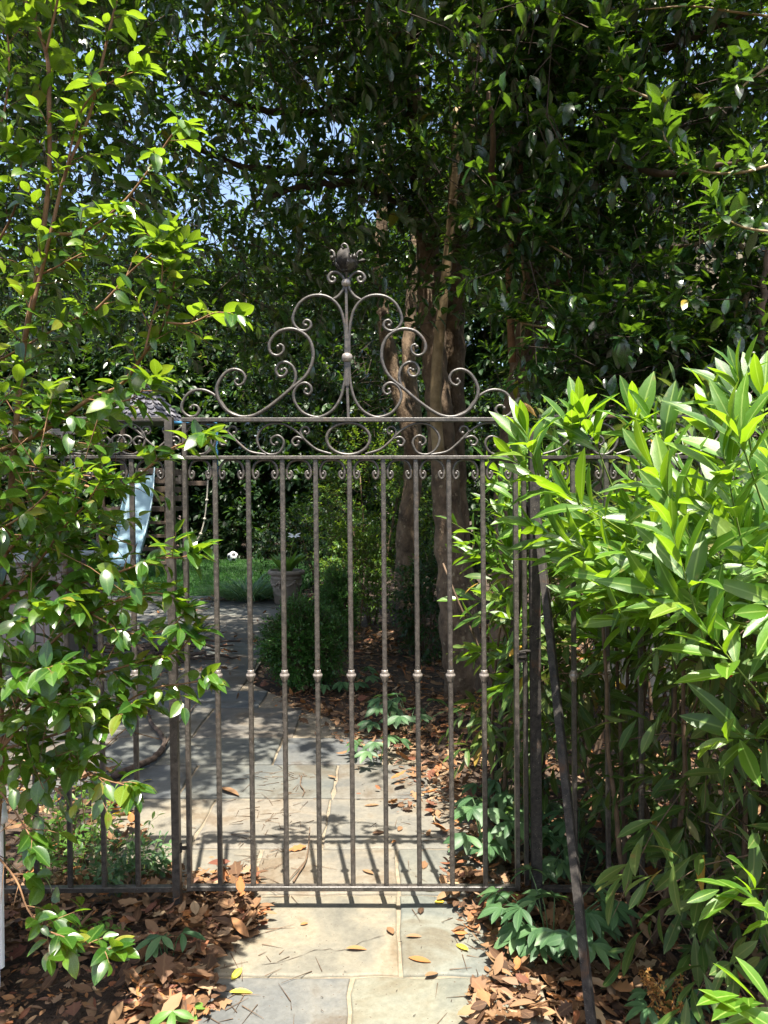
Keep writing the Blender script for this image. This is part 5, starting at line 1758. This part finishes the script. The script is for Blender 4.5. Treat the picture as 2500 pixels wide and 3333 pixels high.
def scatter(n, x0, x1, y0, y1, keep, size=0.075, lift=0.02):
    x, y = rng.uniform(x0, x1, n), rng.uniform(y0, y1, n)
    k = keep(x, y)
    x, y = x[k], y[k]
    m = len(x)
    a = rng.uniform(0, 6.28, m)
    onpave = (x > np.where(y > 2.86, -1.12 - 0.35 * (y - 2.87), -0.62)) & (x < 0.45) & (y < 3.8) | ((y > 3.78) & (x < np.interp(y, [3.79, 4.6, 5.4, 6.2, 8.2, 11.5], [0.40, 0.12, -0.55, -1.1, -1.15, -1.45])) & (y < 11.5))
    z = np.where(onpave, 0.004, soil_z(x, y)) + np.abs(rng.normal(0, lift, m)) + 0.003
    S = size * np.where(rng.uniform(size=m) < 0.35, rng.uniform(0.25, 0.6, m), rng.uniform(0.6, 1.25, m))
    tilt = np.where(rng.uniform(size=m) < 0.3, 0.55, 0.2)
    X = np.column_stack([np.cos(a), np.sin(a), rng.normal(0, 1, m) * tilt * 0.7])
    Z = np.column_stack([rng.normal(0, 1, m) * tilt, rng.normal(0, 1, m) * tilt, np.where(rng.uniform(size=m) < 0.75, 1.0, -1.0)])
    z = z + np.abs(X[:, 2]) * S * 0.4
    lv.add(np.column_stack([x - np.cos(a) * S / 2, y - np.sin(a) * S / 2, z - X[:, 2] * S / 2]), X, Z, S)


def wob(y, k):
    return 0.05 * np.sin(7.3 * y + k) + 0.035 * np.sin(17 * y + 2 * k)


# near bed on the shrub side, thick along the path edge
scatter(2300, -1.9, -0.40, 1.7, 3.0, lambda x, y: (x < -0.50 + wob(y, 0)) & ((x > -0.8) | (y > 2.5) | (rng.uniform(size=len(x)) < 0.35)), 0.07, 0.02)
scatter(560, -0.75, -0.40, 2.0, 2.95, lambda x, y: x < -0.47 + wob(y, 0.4), 0.072, 0.025)
scatter(900, -2.6, -0.62, 3.0, 4.2, lambda x, y: (x < -0.92 + wob(y, 1) - 0.45 * (y - 3)), 0.075, 0.02)
# broken bits and rotted scraps matted under the whole leaves
scatter(3800, -1.9, -0.44, 1.7, 3.0, lambda x, y: (x < -0.50 + wob(y, 0)), 0.032, 0.006)
scatter(3800, 0.22, 2.2, 1.7, 3.0, lambda x, y: x > 0.29 + wob(y, 2), 0.032, 0.006)
scatter(4200, -0.9, 1.6, 3.0, 6.0, lambda x, y: x > np.interp(y, [3.0, 3.6, 4.2, 4.8, 5.6, 6.2], [0.33, 0.22, 0.04, -0.26, -0.75, -1.0]) + wob(y, 3) + rng.normal(0, 0.07, len(x)), 0.035, 0.006)
# near bed on the laurel side
scatter(2300, 0.25, 2.2, 1.7, 3.0, lambda x, y: x > 0.29 + wob(y, 2) + 0.02 * (y - 2.2), 0.07, 0.02)
scatter(560, 0.22, 0.75, 2.1, 3.3, lambda x, y: x > 0.24 + wob(y, 2.5), 0.072, 0.025)
# bed beyond the gate
scatter(5600, -1.2, 2.6, 3.0, 9.0, lambda x, y: x > np.interp(y, [3.0, 3.6, 4.2, 4.8, 5.6, 6.2, 9], [0.36, 0.26, 0.08, -0.22, -0.75, -1.0, -1.1]) + wob(y, 3) + rng.normal(0, 0.05, len(x)), 0.085, 0.02)
scatter(520, -0.6, 0.6, 3.2, 5.6, lambda x, y: (x > np.interp(y, [3.2, 3.8, 4.4, 5.0, 5.6], [0.22, 0.12, -0.12, -0.45, -0.8]) + rng.normal(0, 0.12, len(x))), 0.08, 0.012)
# drift on the patio near the lawn and the fallen branches
scatter(420, -5.5, -0.9, 5.4, 11.4, lambda x, y: rng.uniform(size=len(x)) < 0.55, 0.075, 0.006)
scatter(360, -2.6, -1.0, 10.8, 11.6, lambda x, y: x == x, 0.075, 0.015)
scatter(420, -3.6, -1.3, 6.3, 8.2, lambda x, y: x == x, 0.07, 0.012)
lv.emit(lit, 'litter_leaf', T_LIT, 0, rest='fallen_leaves')

# crumbs of bark and twig bits
bits = empty('twig_debris', (0, 3, 0), 'short dry twig bits strewn along the path edges', 'debris', kind='stuff')
n = 420
bx = np.where(rng.uniform(size=n) < 0.5, rng.normal(-0.52, 0.12, n), rng.normal(0.36, 0.14, n))
by = rng.uniform(1.9, 4.2, n)
ba = rng.uniform(0, 6.28, n)
twig_obj(bits, np.column_stack([bx, by, np.full(n, 0.004)]), np.column_stack([np.cos(ba), np.sin(ba), rng.uniform(0, 0.04, n)]), rng.uniform(0.02, 0.11, n), 0.02, 0.0018, 'brown_twig', 'twig_bits')
n = 90
bx, by = rng.uniform(-0.6, 0.42, n), rng.uniform(2.0, 4.2, n)
ba = rng.uniform(0, 6.28, n)
twig_obj(bits, np.column_stack([bx, by, np.full(n, 0.005)]), np.column_stack([np.cos(ba), np.sin(ba), np.zeros(n)]), rng.uniform(0.004, 0.014, n), 0.0, 0.0015, 'dark_bark', 'bark_crumbs')

# single leaves lying clear on the flagstones
T_LOOSE = [leaf_template(7, 0.36, 0.35, -0.08, 0.48), leaf_template(7, 0.46, 0.25, 0.06, 0.5), leaf_template(7, 0.5, 0.2, -0.12, 0.52, wave=0.03), leaf_template(7, 0.30, 0.6, 0.05, 0.48)]
lit_me = [mesh_np('fallen_leaf', V, F, 'litter_leaf', True, r) for V, F, r in T_LOOSE]
yel_me = [mesh_np('fallen_leaf', V, F, 'yellow_leaf', True, r) for V, F, r in T_LOOSE]


def fallen(px, py, a, L, kind, var, label, group=None):
    p = gr(px, py)
    me = (yel_me if kind == 'y' else lit_me)[var]
    o = bpy.data.objects.new('fallen_leaf', me)
    COL.objects.link(o)
    z = 0.004 + {0: 0.0, 1: 0.06 * L, 2: 0.0, 3: 0.05 * L}[var]
    o.location = (p[0] - math.cos(a) * L / 2, p[1] - math.sin(a) * L / 2, z)
    o.rotation_euler = (rng.normal(0, 0.15), rng.normal(0, 0.05), a)
    o.scale = (L, L, L)
    o['label'] = label
    o['category'] = 'leaf'
    if group:
        o['group'] = group
    return o


GRP = 'loose leaves on the flagstones'
fallen(1160, 3094, 0.05, 0.072, 'b', 3, 'red-brown folded leaf in the middle of the widest flagstone', GRP)
fallen(1271, 3033, 1.9, 0.055, 'b', 1, 'tan leaf at the end of the crack in the widest flagstone', GRP)
fallen(1350, 3052, 0.15, 0.062, 'b', 3, 'dark red-brown curled leaf on the narrow flagstone beside the widest one', GRP)
fallen(1366, 3128, -0.35, 0.078, 'b', 0, 'orange-brown leaf low on the narrow flagstone', GRP)
fallen(1405, 3175, 0.6, 0.055, 'b', 1, 'pale tan leaf at the lower end of the narrow flagstone', GRP)
fallen(1370, 2968, 1.45, 0.05, 'b', 1, 'brown leaf standing on the flagstone below the gate rail', GRP)
fallen(1198, 2843, -0.8, 0.065, 'b', 0, 'brown curled leaf just beyond the gate bottom rail', GRP)
fallen(968, 2765, 0.5, 0.085, 'b', 2, 'broad brown leaf in the gate crest shadow', GRP)
fallen(745, 2583, -0.6, 0.15, 'b', 3, 'long brown curled leaf in the dappled shade beyond the gate', GRP)
fallen(1302, 2702, 1.2, 0.05, 'b', 1, 'round orange leaf beyond the gate near the bed edge', GRP)
fallen(1232, 2715, 0.3, 0.06, 'b', 1, 'brown leaf lying on the crest shadow near the bed edge', GRP)
fallen(1210, 2624, 0.1, 0.075, 'b', 0, 'tan leaf on the flagstone joint beyond the gate', GRP)
fallen(1303, 2622, 1.0, 0.055, 'b', 2, 'small tan leaf beside the heaped leaves beyond the gate', GRP)
fallen(1380, 2820, 1.4, 0.06, 'b', 2, 'orange-brown leaf leaning against a gate bar near the bed', GRP)
fallen(770, 2945, 0.9, 0.055, 'y', 2, 'yellow leaf at the path edge by the hinge side of the gate', GRP)
fallen(770, 3175, 1.2, 0.06, 'y', 0, 'bright yellow leaf on the path edge in the lower litter', GRP)
fallen(785, 3235, 0.1, 0.07, 'y', 3, 'orange-yellow leaf pointing over the lower path edge', GRP)
fallen(1410, 2900, 0.1, 0.07, 'y', 0, 'yellow leaf lying under the gate rail on the laurel side', GRP)
fallen(1430, 2940, 0.3, 0.04, 'y', 1, 'small bright yellow leaf in the litter below the gate rail', GRP)
fallen(1505, 3090, -0.9, 0.06, 'y', 0, 'yellow curled leaf at the laurel-side path edge', GRP)
fallen(400, 2655, 0.05, 0.10, 'y', 3, 'long yellow leaf lying on the patio behind the fence bars', GRP)
fallen(200, 2580, 0.1, 0.07, 'y', 0, 'yellow leaf on the patio behind the shrub foot', GRP)
fallen(990, 3012, 0.4, 0.03, 'b', 1, 'tiny pale leaf scrap on the widest flagstone', GRP)
fallen(480, 2545, 0.4, 0.05, 'y', 1, 'pale yellow leaf on the patio beside the fallen branch', GRP)

# fallen branches on the patio
fb = empty('fallen_branch', tuple(gr(470, 2500)), 'crooked dark fallen branch lying on the patio behind the hinge post', 'branch')
q = [gr(x, yy) + np.array([0, 0, 0.03]) for x, yy in ((370, 2545), (430, 2520), (490, 2490), (530, 2452), (528, 2410), (495, 2370), (480, 2330), (505, 2300))]
limb(fb, q, 0.022, 0.009, 'dark_bark', 'main_branch', 8, 5, 0.004)
limb(fb, [q[2], gr(540, 2440) + np.array([0, 0, 0.04]), gr(580, 2370) + np.array([0, 0, 0.03]), gr(650, 2290) + np.array([0, 0, 0.02])], 0.010, 0.004, 'dark_bark', 'side_branch', 6, 5, 0.004)
fb2 = empty('fallen_branch', tuple(gr(560, 2130)), 'tangle of dark fallen boughs further back on the patio', 'branch')
for k in range(9):
    a = rng.uniform(-0.5, 0.5) + (math.pi if k % 2 else 0)
    p = gr(520 + rng.uniform(-90, 90), 2130 + rng.uniform(-25, 40)) + np.array([0, 0, 0.03 + 0.02 * (k % 3)])
    ln = rng.uniform(0.5, 1.1)
    limb(fb2, [p, p + np.array([0.4 * ln * math.cos(a), 0.25 * ln * math.sin(a) + rng.normal(0, 0.1), rng.uniform(0, 0.05)]), p + np.array([ln * math.cos(a), 0.5 * ln * math.sin(a), rng.uniform(-0.01, 0.04)])],
         rng.uniform(0.016, 0.035), 0.008, 'dark_bark', 'bough', 7, 6, 0.012)
tw1 = empty('fallen_twig', tuple(gr(1000, 2760)), 'thin forked dry twig lying across the crest shadow on the path', 'twig')
limb(tw1, [gr(955, 2878) + np.array([0, 0, 0.01]), gr(995, 2810) + np.array([0, 0, 0.012]), gr(1005, 2750) + np.array([0, 0, 0.012]), gr(1008, 2700) + np.array([0, 0, 0.01])], 0.0045, 0.002, 'brown_twig', 'stick', 6, 5, 0.001)
limb(tw1, [gr(995, 2812) + np.array([0, 0, 0.012]), gr(960, 2850) + np.array([0, 0, 0.012]), gr(935, 2880) + np.array([0, 0, 0.01])], 0.003, 0.0015, 'brown_twig', 'fork', 6, 4)
tw2 = empty('fallen_twig', tuple(gr(985, 2570)), 'short crooked twig on the sunny flagstone beyond the gate', 'twig')
limb(tw2, [gr(982, 2530) + np.array([0, 0, 0.008]), gr(978, 2560) + np.array([0, 0, 0.01]), gr(990, 2580) + np.array([0, 0, 0.01]), gr(985, 2596) + np.array([0, 0, 0.008])], 0.004, 0.002, 'brown_twig', 'stick', 6, 5)

for o in bpy.data.objects:
    if '_base' in o:
        del o['_base']
